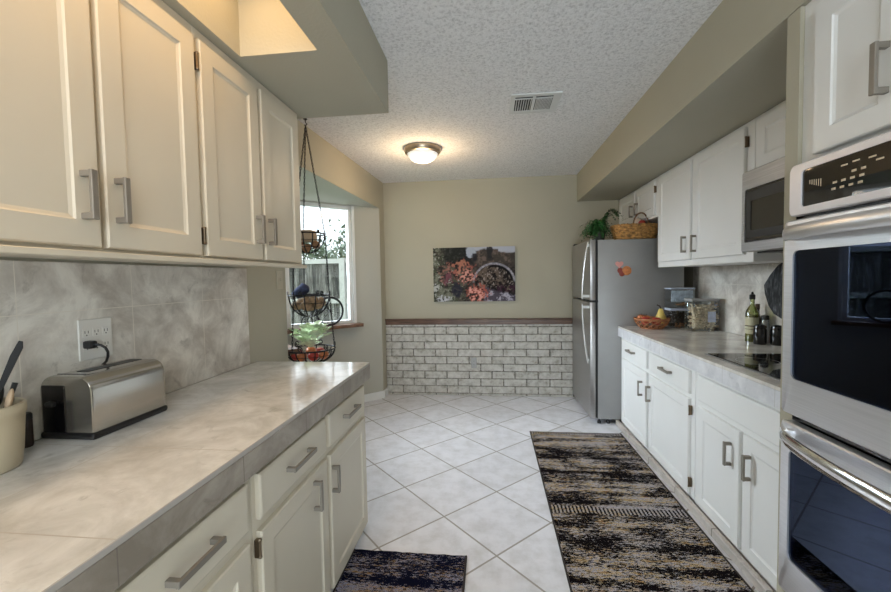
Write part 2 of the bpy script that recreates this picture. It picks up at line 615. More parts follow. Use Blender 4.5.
# bay: three sides, 45 degree cheeks, own ceiling
A0 = Vector((lx(4.50), 4.50, 0))
A1 = Vector((A0.x - 0.78, A0.y - 0.78, 0))
B1 = Vector((A1.x, 3.20, 0))
B0 = Vector((XL, 3.20 - (XL - A1.x), 0))
struct('ceiling_bay', MB().prism([(A0.x - .005, A0.y + .02, ZH), (A0.x - .1, A0.y + .06, ZH), (A1.x - .15, A1.y + .05, ZH), (B1.x - .15, B1.y - .05, ZH), (B0.x - .02, B0.y - .14, ZH), (lx(2.5) - .003, 2.5, ZH)], (0, 0, 0.06)), 'bay')


def wall_with_window(name, wname, P, Q, s0, s1, z0, z1, sill_z):
    """vertical wall from P to Q (thickness behind), opening between s0..s1 along it"""
    d = (Q - P)
    L = d.length
    d.normalize()
    nrm = Vector((d.y, -d.x, 0))         # towards the room
    if nrm.x < 0:
        nrm = -nrm

    def blk(mb, a, b, zz0, zz1, t0, t1):
        p = [P + d * a + nrm * t0, P + d * b + nrm * t0, P + d * b + nrm * t1, P + d * a + nrm * t1]
        mb.prism([(q.x, q.y, zz0) for q in p], (0, 0, zz1 - zz0))
    w = MB()
    blk(w, 0, s0, 0, ZH, -0.1, 0)
    blk(w, s1, L, 0, ZH, -0.1, 0)
    blk(w, s0, s1, 0, z0, -0.1, 0)
    if z1 < ZH - 0.001:
        blk(w, s0, s1, z1, ZH, -0.1, 0)
    struct(name, w, 'bay')
    fr = MB()
    t = 0.035
    blk(fr, s0, s0 + t, z0, z1, -0.07, -0.01)
    blk(fr, s1 - t, s1, z0, z1, -0.07, -0.01)
    blk(fr, s0, s1, z0, z0 + t, -0.07, -0.01)
    blk(fr, s0, s1, z1 - t, z1, -0.07, -0.01)
    wo = struct(wname, fr, 'white_paint')
    gp = MB()
    blk(gp, s0 + t, s1 - t, z0 + t, z1 - t, -0.045, -0.040)
    mesh_obj('pane', gp, 'pane', wo)
    tr = MB()
    blk(tr, s0 - 0.03, s0, z0, z1 + 0.0, -0.0, 0.012)
    blk(tr, s1, s1 + 0.03, z0, z1 + 0.0, -0.0, 0.012)
    mesh_obj('casing', tr, 'white_paint', wo)
    sl = MB()
    blk(sl, max(s0 - 0.06, 0.0), min(s1 + 0.06, L), sill_z - 0.035, sill_z, -0.02, 0.11)
    blk(sl, s0, s1, sill_z - 0.02, sill_z, -0.1, -0.02)
    mesh_obj('sill', sl, 'sill', wo)
    return d, nrm


LA = (A1 - A0).length
wall_with_window('wall_bay_far', 'window_1', A0, A1, 0.345, LA - 0.05, 0.90, ZH - 0.015, 0.90)
wall_with_window('wall_bay_middle', 'window_2', A1, B1, 0.05, (B1 - A1).length - 0.05, 0.90, ZH - 0.015, 0.90)
wall_with_window('wall_bay_near', 'window_3', B1, B0, 0.05, (B0 - B1).length - 0.12, 0.90, ZH - 0.015, 0.90)
# white baseboards by the bay
bb = MB()
dA = (A1 - A0).normalized()
nA = Vector((0.7071, -0.7071, 0))
bb.prism([(A0.x, A0.y, 0), (A0.x + nA.x * .015, A0.y + nA.y * .015, 0), (A1.x + nA.x * .015, A1.y + nA.y * .015, 0), (A1.x, A1.y, 0)], (0, 0, 0.085))
struct('baseboard_bay', bb, 'white_paint')
bb = MB()
bb.prism([(lx(4.5), 4.5, 0), (lx(4.5) + .015, 4.5, 0), (XLB + .015, 4.635, 0), (XLB, 4.635, 0)], (0, 0, 0.085))
struct('baseboard_left', bb, 'white_paint')

# left soffit with its light well
so = MB()
WX0, WX1, WY1 = -0.945, -0.636, 1.49
SX, SYE = -0.516, 2.09
so.box(XL, WX0, -1.5, SYE, ZS_L, ZC).box(WX1, SX, -1.5, SYE, ZS_L, ZC).box(WX0, WX1, WY1, SYE, ZS_L, ZC).box(WX0, WX1, -1.5, -0.45, ZS_L, ZC)
struct('ceiling_soffit_left', so, 'soffit')
struct('ceiling_soffit_right', MB().box(0.97, XR, YN, YB, ZS_R, ZC), 'soffit')

# whitewashed brick wainscot on the back wall
wb = MB()
wb.box(XLB - 0.02, 0.98, YB - 0.022, YB + 0.01, 0, 0.84)
wo = struct('wall_back_brick', wb, 'mortar')
bk = MB()
rh, bl, gp = 0.0865, 0.262, 0.009
z_top = 0.805
rows = [(0.812, 0.835)] + [(z_top - rh * (k + 1) + gp / 2, z_top - rh * k - gp / 2) for k in range(9)] + [(0.0, z_top - rh * 9 - gp / 2)]
rnd = random.Random(3)
for i, (z0, z1) in enumerate(rows):
    ph = -1.043 + (0.0 if i % 2 == 1 else 0.131)
    x = ph - 2 * bl
    while x < 0.98:
        a, b = max(x + gp / 2, XLB), min(x + bl - gp / 2, 0.975)
        if b - a > 0.02 and z1 - z0 > 0.006:
            j = rnd.uniform(-.002, .002)
            bk.box(a + rnd.uniform(0, .003), b - rnd.uniform(0, .003), YB - 0.034 + rnd.uniform(-.003, .003), YB - 0.015, z0 + j * .5, z1 + j * .5, min(0.004, (z1 - z0) / 3))
        x += bl
mesh_obj('brick', bk, 'brick', wo)
# dark chair rail
tr = MB()
tr.box(XLB, 0.98, YB - 0.045, YB, 0.845, 0.888, 0.004).box(XLB, 0.98, YB - 0.065, YB, 0.888, 0.902, 0.004).box(XLB, 0.98, YB - 0.035, YB, 0.832, 0.845)
struct('trim_1', tr, 'wood')

# backsplashes
bs = tag(mesh_obj('backsplash', MB().box(XL, XL + 0.012, -0.6, 2.11, 0.91, 1.443, 0.002), 'splash'), 'grey marbled tile backsplash on the left wall behind the toaster', 'backsplash')
bs = tag(mesh_obj('backsplash', MB().box(XR - 0.012, XR, 1.51, 3.93, 0.91, 1.43, 0.002), 'splash'), 'grey marbled tile backsplash on the right wall behind the oil bottles', 'backsplash')

# ------------------------------------------------------------ cabinet builders


def panel_door(xf, s, y0, y1, z0, z1, th=0.02, fr=0.062, rec=0.007):
    """shaker door whose front plane is x = xf, facing s*X"""
    mb = MB()
    e = 0.004
    xb = xf - s * th

    def ring(x, i):
        return [(x, y0 + i, z0 + i), (x, y1 - i, z0 + i), (x, y1 - i, z1 - i), (x, y0 + i, z1 - i)]
    mb.grid([ring(xb, 0), ring(xf - s * e, 0), ring(xf, e), ring(xf, fr), ring(xf - s * 0.004, fr + 0.004), ring(xf - s * rec, fr + 0.012), ring(xf - s * rec, fr + 0.03)], closed_u=True, cap=True)
    return mb


def slab(xf, s, y0, y1, z0, z1, th=0.02):
    mb = MB()
    e = 0.007
    xb = xf - s * th

    def ring(x, i):
        return [(x, y0 + i, z0 + i), (x, y1 - i, z0 + i), (x, y1 - i, z1 - i), (x, y0 + i, z1 - i)]
    mb.grid([ring(xb, 0), ring(xf - s * e * .6, 0), ring(xf - s * .0015, e * .5), ring(xf, e)], closed_u=True, cap=True)
    return mb


def pull(xf, s, y, z, L, vertical, parent, mat='pull'):
    mb = MB()
    h = 0.034
    w = 0.0085
    pw = 0.0075
    xo = xf + s * h
    xa, xb_ = sorted((xf - s * 0.001, xo - s * 0.005))
    xi, xo2 = sorted((xo - s * 0.009, xo))
    if vertical:
        for q in (-1, 1):
            zc = z + q * (L / 2 - w)
            mb.box(xa, xb_, y - pw, y + pw, zc - pw, zc + pw, 0.0015)
        mb.box(xi, xo2, y - w, y + w, z - L / 2, z + L / 2, 0.0015)
    else:
        for q in (-1, 1):
            yc = y + q * (L / 2 - w)
            mb.box(xa, xb_, yc - pw, yc + pw, z - pw, z + pw, 0.0015)
        mb.box(xi, xo2, y - L / 2, y + L / 2, z - w, z + w, 0.0015)
    return mesh_obj('handle', mb, mat, parent)


def hinge(xf, s, y, z, parent, mat='bronze'):
    mb = MB()
    x0, x1 = sorted((xf, xf - s * 0.018))
    mb.box(x0, x1, y - 0.012, y + 0.001, z - 0.028, z + 0.028, 0.002)
    mb.lathe([(0.0045, -0.03), (0.006, -0.026), (0.0045, -0.02), (0.0045, 0.02), (0.006, 0.026), (0.0045, 0.03)], (xf - s * .002, y - .006, z), 8)
    return mesh_obj('hinge', mb, mat, parent)


def cabinet(name, label, s, xwall, xface, y0, y1, z0, z1, mat, doors=(), drawers=(), toe=0.0, group=None):
    """doors/drawers: (y0,y1,z0,z1, handle or None, hinge y or None, hinge heights)"""
    t = thing(name, label, 'cabinet', ((xwall + xface) / 2, (y0 + y1) / 2, z0 if not toe else 0.0), group)
    xfr = xface - s * 0.018
    lo, hi = sorted((xwall, xfr))
    mb = MB()
    mb.box(lo, hi, y0, y1, z0, z1, 0.001)
    if toe:
        a, b = sorted((xwall, xfr - s * toe))
        mb.box(a, b, y0, y1, 0.0, z0 + .005)
    mesh_obj('body', mb, mat, t)
    for (a, b, c, d, hd, hy, hz) in doors:
        dr = mesh_obj('door', panel_door(xface, s, a, b, c, d, th=0.018), mat, t)
        if hd:
            pull(xface, s, hd[0], hd[1], 0.118, True, dr)
        for z in hz:
            hinge(xface, s, hy, z, dr)
    for (a, b, c, d, hd) in drawers:
        dw = mesh_obj('drawer', slab(xface, s, a, b, c, d, th=0.018), mat, t)
        if hd:
            pull(xface, s, hd[0], hd[1], hd[2], False, dw)
    return t


# left base run
cabinet('base_cabinet', 'warm-lit white base cabinet at far end of left counter, two doors under two drawers', 1, XL + .002, -0.69, 1.085, 2.15, 0.035, 0.818, 'cab_l',
        doors=[(1.105, 1.592, 0.03, 0.622, (1.462, 0.535), 1.102, (0.575, 0.12)), (1.626, 2.108, 0.03, 0.622, (1.64, 0.512), 2.115, ())],
        drawers=[(1.105, 1.592, 0.658, 0.797, (1.342, 0.735, 0.17)), (1.626, 2.108, 0.658, 0.797, (1.865, 0.735, 0.17))], toe=0.05)
cabinet('base_cabinet', 'warm-lit white base cabinet under left counter nearest the camera, long drawer handle in bottom corner', 1, XL + .002, -0.69, 0.05, 1.083, 0.035, 0.818, 'cab_l',
        doors=[(0.595, 1.048, 0.03, 0.622, (0.63, 0.5), 1.05, ()), (0.09, 0.56, 0.03, 0.622, (0.53, 0.5), 0.1, ())],
        drawers=[(0.595, 1.048, 0.658, 0.797, (0.825, 0.735, 0.155)), (0.09, 0.56, 0.658, 0.797, (0.32, 0.735, 0.155))], toe=0.05)
# left uppers
cabinet('wall_cabinet', 'warm-lit white wall cabinet at far end of left run, beside the hanging baskets', 1, XL + .002, -0.968, 1.287, 2.03, 1.452, ZS_L - .002, 'cab_l',
        doors=[(1.298, 1.640, 1.462, 2.195, (1.60, 1.588), 1.292, (2.115, 1.53)), (1.662, 1.998, 1.462, 2.195, (1.692, 1.588), 2.0, ())])
cabinet('wall_cabinet', 'warm-lit white wall cabinet above the toaster with two tall doors, nearest the camera', 1, XL + .002, -0.968, 0.53, 1.285, 1.452, ZS_L - .002, 'cab_l',
        doors=[(0.932, 1.272, 1.462, 2.195, (0.962, 1.587), 1.28, ()), (0.56, 0.916, 1.462, 2.195, (0.873, 1.585), 0.55, ())])
tr = MB().box(-0.998, -0.958, 0.53, 2.032, 1.436, 1.4515, 0.002)
struct('trim_2', tr, 'cab_l')

# right base run
cabinet('base_cabinet', 'white base cabinet next to the refrigerator, two doors under two drawers', -1, XR - .002, 1.16, 2.462, 3.795, 0.035, 0.818, 'cab_r',
        doors=[(3.165, 3.73, 0.05, 0.632, (3.245, 0.49), 3.735, ()), (2.510, 3.118, 0.05, 0.632, (3.085, 0.492), 2.505, (0.565, 0.13))],
        drawers=[(3.165, 3.73, 0.660, 0.797, (3.47, 0.735, 0.15)), (2.510, 3.118, 0.660, 0.797, (2.80, 0.735, 0.15))], toe=0.02)
cabinet('base_cabinet', 'white base cabinet under the cooktop beside the ovens', -1, XR - .002, 1.16, 1.476, 2.458, 0.035, 0.818, 'cab_r',
        doors=[(2.015, 2.405, 0.05, 0.622, (2.08, 0.487), 2.41, ()), (1.60, 1.990, 0.05, 0.622, (1.932, 0.485), 1.59, ())],
        drawers=[(1.60, 2.405, 0.655, 0.797, None)], toe=0.02)
struct('baseboard_right', MB().box(1.128, 1.158, 1.476, 3.795, 0.0, 0.045, 0.003), 'skirt')
# right uppers
cabinet('wall_cabinet', 'white wall cabinet with two tall doors between refrigerator and microwave', -1, XR - .002, 1.40, 2.362, 3.61, 1.432, ZS_R - .002, 'cab_r',
        doors=[(3.035, 3.575, 1.475, 2.175, (3.09, 1.585), 3.58, ()), (2.425, 2.985, 1.475, 2.175, (2.945, 1.58), 2.42, (2.09,))])
cabinet('wall_cabinet', 'short white wall cabinet above the refrigerator', -1, XR - .002, 1.40, 3.62, YB - .005, 1.865, ZS_R - .002, 'cab_r',
        doors=[(4.14, 4.60, 1.885, 2.175, (4.185, 1.995), 4.6, ()), (3.665, 4.09, 1.885, 2.175, (4.045, 1.995), 3.66, (2.1,))])
cabinet('wall_cabinet', 'short white wall cabinet above the microwave', -1, XR - .002, 1.40, 1.476, 2.358, 1.905, ZS_R - .002, 'cab_r',
        doors=[(1.95, 2.32, 1.915, 2.175, None, 2.36, ()), (1.54, 1.93, 1.915, 2.175, None, 1.54, ())])

# tall oven cabinet
TX0 = 0.985
tc = thing('oven_cabinet', 'tall white cabinet housing the double wall oven at the right edge', 'cabinet', (1.42, 1.06, 0))
tb = MB()
tb.box(TX0, XR - .002, 1.395, 1.466, 0, ZS_R - .002).box(TX0, XR - .002, 0.60, 0.64, 0, ZS_R - .002)
tb.box(TX0, XR - .002, 0.64, 1.395, 1.702, ZS_R - .002).box(TX0, XR - .002, 0.64, 1.395, 0, 0.30).box(1.62, XR - .002, 0.64, 1.395, 0.3, 1.702)
mesh_obj('body', tb, 'cab_r', tc)
# painted stile in the wall colour
mesh_obj('corner_panel', MB().box(0.972, TX0 + .001, 1.41, 1.466, 0.0, ZS_R - .002), 'wall', tc)
for (a, b, hy) in ((1.072, 1.342, 1.114), (0.72, 1.05, 1.01)):
    dr = mesh_obj('door', panel_door(0.963, -1, a, b, 1.722, 2.155, th=.022), 'cab_r', tc)
    pull(0.963, -1, hy, 1.862, 0.125, True, dr)
    dr = mesh_obj('door', panel_door(0.963, -1, a, b, 0.05, 0.29, th=.022), 'cab_r', tc)

# ------------------------------------------------------------ countertops


def counter(label, x0, x1, y0, y1, front, topm, facem):
    t = thing('countertop', label, 'countertop', ((x0 + x1) / 2, (y0 + y1) / 2, 0.82))
    mesh_obj('top', MB().box(x0, x1, y0, y1, 0.894, 0.91, 0.002), topm, t)
    fm = MB()
    if front > 0:
        fm.box(x1 - 0.014, x1, y0, y1, 0.82, 0.8938, 0.0015)
        fm.box(x0, x1 - 0.0142, y1 - 0.014, y1, 0.82, 0.8938, 0.0015)
        fm.box(x0, x1 - .0142, y0, y1 - .0142, 0.82, 0.8938)
    else:
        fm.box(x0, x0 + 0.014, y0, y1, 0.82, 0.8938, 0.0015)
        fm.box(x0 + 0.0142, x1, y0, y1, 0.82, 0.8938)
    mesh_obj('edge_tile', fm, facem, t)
    return t


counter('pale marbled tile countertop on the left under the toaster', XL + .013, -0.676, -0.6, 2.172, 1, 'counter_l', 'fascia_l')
counter('pale marbled tile countertop on the right holding the cooktop and fruit basket', 1.146, XR - .013, 1.477, 3.795, -1, 'counter_r', 'fascia_r')

# ------------------------------------------------------------ double wall oven
ov = thing('wall_oven', 'stainless steel double wall oven with black glass doors and curved handles', 'oven', (0.97, 1.02, 0.31))
OX = 0.95
OY0, OY1 = 0.648, 1.390


def ring_frame(mb, x, s, y0, y1, z0, z1, iy0, iy1, iz0, iz1, th, r=0.018, ir=0.012, n=5):
    """flat frame with rounded corners, front plane x, facing s"""
    def rr_(a0, a1, b0, b1, rad):
        pts = []
        for (cy, cz, st) in ((a1 - rad, b1 - rad, 0), (a0 + rad, b1 - rad, 1), (a0 + rad, b0 + rad, 2), (a1 - rad, b0 + rad, 3)):
            for k in range(n + 1):
                an = (st + k / n) * PI / 2
                pts.append((cy + rad * math.cos(an), cz + rad * math.sin(an)))
        return pts
    o_ = rr_(y0, y1, z0, z1, r)
    oi = rr_(y0 + .004, y1 - .004, z0 + .004, z1 - .004, r)
    ii = rr_(iy0, iy1, iz0, iz1, ir)
    xb = x - s * th
    mb.grid([[(xb, *p) for p in o_], [(x - s * .004, *p) for p in o_], [(x, *p) for p in oi], [(x, *p) for p in ii], [(xb, *p) for p in ii]], closed_u=True, closed_v=True)
    return mb


# chassis
ch = MB()
ch.box(0.958, 1.60, OY0, OY1, 0.31, 0.345).box(0.958, 1.60, OY0, OY1, 0.905, 0.925).box(0.958, 1.60, OY0, OY1, 1.535, 1.70)
ch.box(0.958, 1.60, OY0, OY0 + .03, 0.31, 1.70).box(0.958, 1.60, OY1 - .03, OY1, 0.31, 1.70).box(1.55, 1.60, OY0, OY1, 0.31, 1.70)
mesh_obj('chassis', ch, 'black', ov)
cp = mesh_obj('control_panel', ring_frame(MB(), 0.938, -1, OY0, OY1 + .005, 1.543, 1.700, OY0 + .045, OY1 - .045, 1.567, 1.677, 0.03), 'oven_frame', ov)
mesh_obj('display', MB().box(0.942, 0.962, OY0 + .04, OY1 - .04, 1.564, 1.680), 'black_glass', cp)
# rows of pale touch keys
m = NT('key_print')
m.base((0.62, 0.5, 0.36))
M['keys'] = m.m
kb = MB()
for r_, zz in enumerate((1.595, 1.612, 1.629)):
    for c_ in range(4):
        if r_ == 2 and c_ in (0, 1):
            continue
        yy = 1.235 - c_ * 0.027 - r_ * .004
        kb.box(0.9412, 0.9422, yy - 0.009, yy + 0.004, zz, zz + 0.006)
for c_, (yy, zz) in enumerate(((1.20, 1.652), (1.165, 1.654), (1.12, 1.651), (1.10, 1.640))):
    kb.box(0.9412, 0.9422, yy - 0.010, yy + 0.010, zz, zz + 0.004)
for c_ in range(5):
    kb.box(0.9412, 0.9422, 0.98 - c_ * .03, 0.995 - c_ * .03, 1.60, 1.608)
for c_ in range(6):
    kb.box(0.9412, 0.9422, 1.315 - c_ * .008, 1.317 - c_ * .008, 1.63 - c_ * .003, 1.642 - c_ * .001)
mesh_obj('touch_keys', kb, 'keys', cp)


def oven_door(z0, z1, wz0, wz1, hz, lip):
    dm = ring_frame(MB(), 0.925, -1, OY0, OY1 + .003, z0, z1, OY0 + .045, OY1 - .036, wz0, wz1, 0.03, r=0.012, ir=0.02)
    d = mesh_obj('door', dm, 'oven_steel', ov, smooth=True)
    mesh_obj('window', MB().box(0.930, 0.936, OY0 + .03, OY1 - .03, wz0 - .01, wz1 + .01), 'oven_glass', d)
    # bowed handle
    hb = MB()
    pts = []
    ya, yb = OY1 - .022, OY0 + .022
    for k in range(21):
        t = k / 20
        y = ya + (yb - ya) * t
        x = 0.925 - 0.012 - 0.055 * (math.sin(PI * min(1, max(0, t))) ** 0.55)
        pts.append((x, y, hz - 0.0 * t))
    rows = []
    for i, p in enumerate(pts):
        a = []
        w = 0.021
        for k in range(10):
            an = 2 * PI * k / 10
            a.append((p[0] + 0.010 * math.cos(an), p[1], p[2] + w * math.sin(an)))
        rows.append(a)
    hb.grid(rows, closed_u=True, cap=True)
    hb.box(0.908, 0.926, ya - .02, ya + .004, hz - .014, hz + .014).box(0.908, 0.926, yb - .004, yb + .02, hz - .014, hz + .014)
    mesh_obj('handle', hb, 'chrome' if lip else 'oven_steel', d, smooth=True)


oven_door(0.927, 1.530, 1.040, 1.437, 1.488, False)
oven_door(0.345, 0.900, 0.462, 0.818, 0.862, True)
for z in (0.56, 0.68, 1.16, 1.29):
    rk = MB()
    rk.tube([(0.975, OY0 + .04, z), (0.975, OY1 - .04, z)], 0.004, 6)
    rk.tube([(1.45, OY0 + .04, z), (1.45, OY1 - .04, z)], 0.004, 6)
    for k in range(24):
        y = OY0 + .05 + k * (OY1 - OY0 - .1) / 23
        rk.tube([(0.975, y, z), (1.45, y, z)], 0.0022, 5)
    mesh_obj('rack', rk, 'steel', ov)

# ------------------------------------------------------------ microwave
mw = thing('microwave', 'stainless steel over-the-range microwave with black window above the cooktop', 'microwave', (1.6, 1.95, 1.482))
mesh_obj('body', MB().box(1.375, XR - .003, 1.56, 2.328, 1.482, 1.900, 0.003), 'steel', mw)
dm = ring_frame(MB(), 1.335, -1, 1.56, 2.328, 1.482, 1.900, 1.78, 2.300, 1.530, 1.805, 0.042, r=0.008, ir=0.01)
d = mesh_obj('door', dm, 'steel', mw)
mesh_obj('window', MB().box(1.340, 1.346, 1.77, 2.315, 1.535, 1.81), 'black_glass', d)
mesh_obj('bezel', ring_frame(MB(), 1.3375, -1, 1.785, 2.300, 1.55, 1.795, 1.85, 2.255, 1.590, 1.742, 0.003, r=0.008, ir=0.01), 'black', d)
mesh_obj('handle', MB().tube([(1.335, 1.74, 1.53), (1.30, 1.74, 1.56), (1.30, 1.74, 1.80), (1.335, 1.74, 1.83)], 0.009), 'chrome', d)
mesh_obj('vent_grille', MB().box(1.40, 1.80, 1.60, 2.30, 1.474, 1.483), 'black', mw)

# ------------------------------------------------------------ refrigerator
FZ = 1.700
fr = thing('refrigerator', 'grey stainless steel top-freezer refrigerator beside the right counter', 'refrigerator', (1.35, 4.2, 0))
FY0, FY1 = 3.80, 4.60
mesh_obj('body', MB().box(0.972, 1.715, FY0, FY1, 0.045, FZ - .005, 0.006, 2), 'fridge', fr, smooth=True)
mesh_obj('gasket', MB().box(0.952, 0.972, FY0 + .004, FY1 - .004, 0.055, FZ - .01), 'rubber', fr)
up = mesh_obj('freezer_door', MB().box(0.903, 0.952, FY0, FY1, 1.145, FZ, 0.006, 2), 'fridge_door', fr, smooth=True)
lo = mesh_obj('refrigerator_door', MB().box(0.903, 0.952, FY0, FY1, 0.05, 1.128, 0.006, 2), 'fridge_door', fr, smooth=True)
hy = FY0 + 0.035


def arc_handle(z0, z1, peak_low, parent):
    """handle bowed furthest from the door at the end next to the other door"""
    pts = []
    n = 18
    for k in range(n + 1):
        t = k / n
        z = z0 + (z1 - z0) * t
        q = (1 - t) if peak_low else t
        pts.append((0.903 - 0.010 - 0.052 * math.sin(PI / 2 * q) ** 0.85, hy, z))
    mb = MB()
    rows = [[(p[0] + 0.007 * math.cos(a), p[1] + 0.012 * math.sin(a), p[2]) for a in [2 * PI * q / 10 for q in range(10)]] for p in pts]
    mb.grid(rows, closed_u=True, cap=True)
    for p in (pts[1], pts[-2]):
        mb.box(p[0], 0.904, hy - .009, hy + .009, p[2] - .012, p[2] + .012)
    return mesh_obj('handle', mb, 'chrome2', parent, smooth=True)


M['chrome2'] = plain('satin_handle', (0.74, 0.74, 0.72), 0.28, 0.6)
arc_handle(1.155, 1.678, True, up)
arc_handle(0.56, 1.115, False, lo)
mesh_obj('hinge_cover', MB().box(0.90, 0.975, FY0 - .001, FY0 + .05, 1.127, 1.146, 0.002), 'black', fr)
mesh_obj('top_hinge', MB().box(0.91, 1.0, FY1 - .06, FY1 - .01, FZ - .002, FZ + .018, 0.004), 'black', fr)
for (x, y) in ((0.99, FY0 + .03), (1.07, FY0 + .03), (1.66, FY0 + .03), (0.99, FY1 - .03), (1.66, FY1 - .03)):
    mesh_obj('foot', MB().lathe([(0.018, 0), (0.018, 0.02), (0.010, 0.022), (0.010, 0.046)], (x, y, 0), 12), 'black', fr)
mesh_obj('base_grille', MB().box(1.10, 1.60, FY0 + .012, FY0 + .03, 0.015, 0.046), 'black', fr)
# magnets on the side
hp = []
for k in range(28):
    t = 2 * PI * k / 28
    hp.append((1.158 + 0.0022 * 16 * math.sin(t) ** 3, FY0 - .0005, 1.470 + 0.0022 * (13 * math.cos(t) - 5 * math.cos(2 * t) - 2 * math.cos(3 * t) - math.cos(4 * t))))
tag(mesh_obj('fridge_magnet', MB().prism(hp, (0, -0.006, 0)), 'heart'), 'pink heart magnet on the refrigerator side', 'magnet')
mg = thing('fridge_magnet', 'round orange magnet with dark red leaves below the pink heart', 'magnet', (1.205, FY0 - .004, 1.38))
mesh_obj('disc', MB().ball((1.222, FY0 - .005, 1.412), 0.042, sy=0.10, n=16), 'orange', mg)
mesh_obj('leaf', MB().ball((1.165, FY0 - .004, 1.415), 0.026, sy=0.12, n=10).ball((1.182, FY0 - .0045, 1.388), 0.028, sy=0.12, n=10), 'redbrown', mg)

# ------------------------------------------------------------ rugs
def rug(label, x0, x1, y0, y1, mat, seed):
    rd = random.Random(seed)
    t = thing('rug', label, 'rug', ((x0 + x1) / 2, (y0 + y1) / 2, 0))
    n, k = 60, 16
    rows = []
    for i in range(n + 1):
        y = y0 + (y1 - y0) * i / n
        jl = rd.uniform(-.003, .003)
        rows.append([(x0 + (x1 - x0) * j / k + (jl if j in (0, k) else 0), y + (rd.uniform(-.003, .003) if i in (0, n) else 0), 0.008) for j in range(k + 1)])
    mb = MB().grid(rows)
    b = mb.b
    ret = bmesh.ops.extrude_face_region(b, geom=list(b.faces))
    for v in [g_ for g_ in ret['geom'] if isinstance(g_, bmesh.types.BMVert)]:
        v.co.z = 0.001
    mesh_obj('pile', mb, mat, t)
    e = MB()
    e.tube([(x0, y0, .006), (x0, y1, .006)], 0.0055, 6).tube([(x1, y0, .006), (x1, y1, .006)], 0.0055, 6)
    mesh_obj('binding', e, 'rug_edge', t)


rug('long distressed black and tan runner rug in front of the white right cabinets', 0.332, 1.10, 1.49, 3.56, 'rug_r', 1)
rug('small distressed dark blue rug at the foot of the left cabinets', -0.70, -0.135, 0.7, 1.915, 'rug_l', 2)

# ------------------------------------------------------------ ceiling vent and lamp
vt = thing('ceiling_vent', 'white rectangular air vent in the popcorn ceiling', 'vent', (0.3, 2.745, ZC))
VX0, VX1, VY0, VY1 = 0.142, 0.452, 2.575, 2.865
fv = MB()
z0, z1 = ZC - 0.007, ZC
fv.box(VX0, VX1, VY0, VY0 + .035, z0, z1).box(VX0, VX1, VY1 - .04, VY1, z0, z1).box(VX0, VX0 + .028, VY0 + .035, VY1 - .04, z0, z1).box(VX1 - .045, VX1, VY0 + .035, VY1 - .04, z0, z1)
xm = (VX0 + VX1) / 2 - .008
fv.box(xm - .009, xm + .009, VY0 + .035, VY1 - .04, z0, z1).box(VX0 + .028, VX1 - .045, VY0 + .062, VY0 + .072, z0 + .001, z1)
mesh_obj('frame', fv, 'vent', vt)
mesh_obj('duct', MB().box(VX0 + .01, VX1 - .01, VY0 + .01, VY1 - .01, ZC - .0015, ZC + .004), 'rubber', vt)
for (a, b, n, tl) in ((VX0 + .03, xm - .01, 7, 0.35), (xm + .012, VX1 - .050, 11, 0.55)):
    fn = MB()
    for k in range(n):
        x = a + (b - a) * (k + .5) / n
        w = 0.0022
        h = 0.0085
        fn.prism([(x - w, VY0 + .072, ZC - .007), (x + w, VY0 + .072, ZC - .007), (x + w + h * tl, VY0 + .072, ZC - .002), (x - w + h * tl, VY0 + .072, ZC - .002)], (0, VY1 - VY0 - .112, 0))
    mesh_obj('fins', fn, 'vent', vt)
cl = thing('ceiling_light', 'round flush ceiling light with nickel ring and white glass bowl', 'ceiling light', (-0.572, 3.50, ZC))
LC = (-0.572, 3.50, 0)
mesh_obj('ring', MB().lathe([(0.11, ZC), (0.160, ZC), (0.162, ZC - .02), (0.150, ZC - .045), (0.132, ZC - .052), (0.128, ZC - .04), (0.11, ZC - .03)], LC, 40, cap=False), 'nickel', cl, smooth=True)
mesh_obj('glass_bowl', MB().lathe([(0.131, ZC - .050), (0.126, ZC - .068), (0.108, ZC - .090), (0.080, ZC - .108), (0.045, ZC - .119), (0.001, ZC - .123)], LC, 40, cap=False), 'lamp', cl, smooth=True)

# ------------------------------------------------------------ canvas picture (a photograph of autumn shrubs and an arched stone bridge)
def vnoise(x, y, seed, sc):
    rs = np.random.RandomState(seed)
    g_ = rs.rand(64, 64)
    u, v = x * sc, y * sc
    iu, iv = np.floor(u).astype(int), np.floor(v).astype(int)
    fu, fv_ = u - iu, v - iv
    fu, fv_ = fu * fu * (3 - 2 * fu), fv_ * fv_ * (3 - 2 * fv_)
    a = g_[iu % 64, iv % 64]
    b = g_[(iu + 1) % 64, iv % 64]
    c = g_[iu % 64, (iv + 1) % 64]
    d = g_[(iu + 1) % 64, (iv + 1) % 64]
    return (a * (1 - fu) + b * fu) * (1 - fv_) + (c * (1 - fu) + d * fu) * fv_


NXp, NZp = 188, 124
PX0, PX1, PZ0, PZ1 = -0.658, 0.280, 1.100, 1.722
gx, gz = np.meshgrid(np.linspace(0, 1, NXp), np.linspace(0, 1, NZp))
ga = 1.5
X_, Z_ = gx * ga, gz
def fbm(seed, sc, o_=4, g_=.6):
    t_, a_, w_ = 0, 1.0, 0
    for i_ in range(o_):
        t_ = t_ + vnoise(X_ + seed, Z_ + seed * .37, seed + i_, sc * 2 ** i_) * a_
        w_ += a_
        a_ *= g_
    return t_ / w_


n1, n2, n3, n4, n5 = fbm(1, 5), fbm(2, 14, 3, .8), fbm(3, 28, 2, .9), fbm(4, 3.2), fbm(9, 9, 4, .85)
img = np.zeros((NZp, NXp, 3))


def sm_(v, lo, hi):
    return np.clip((v - lo) / (hi - lo), 0, 1)


def put(mask, col):
    k_ = np.clip(mask, 0, 1)[..., None]
    img[:] = img * (1 - k_) + np.array(col) * k_


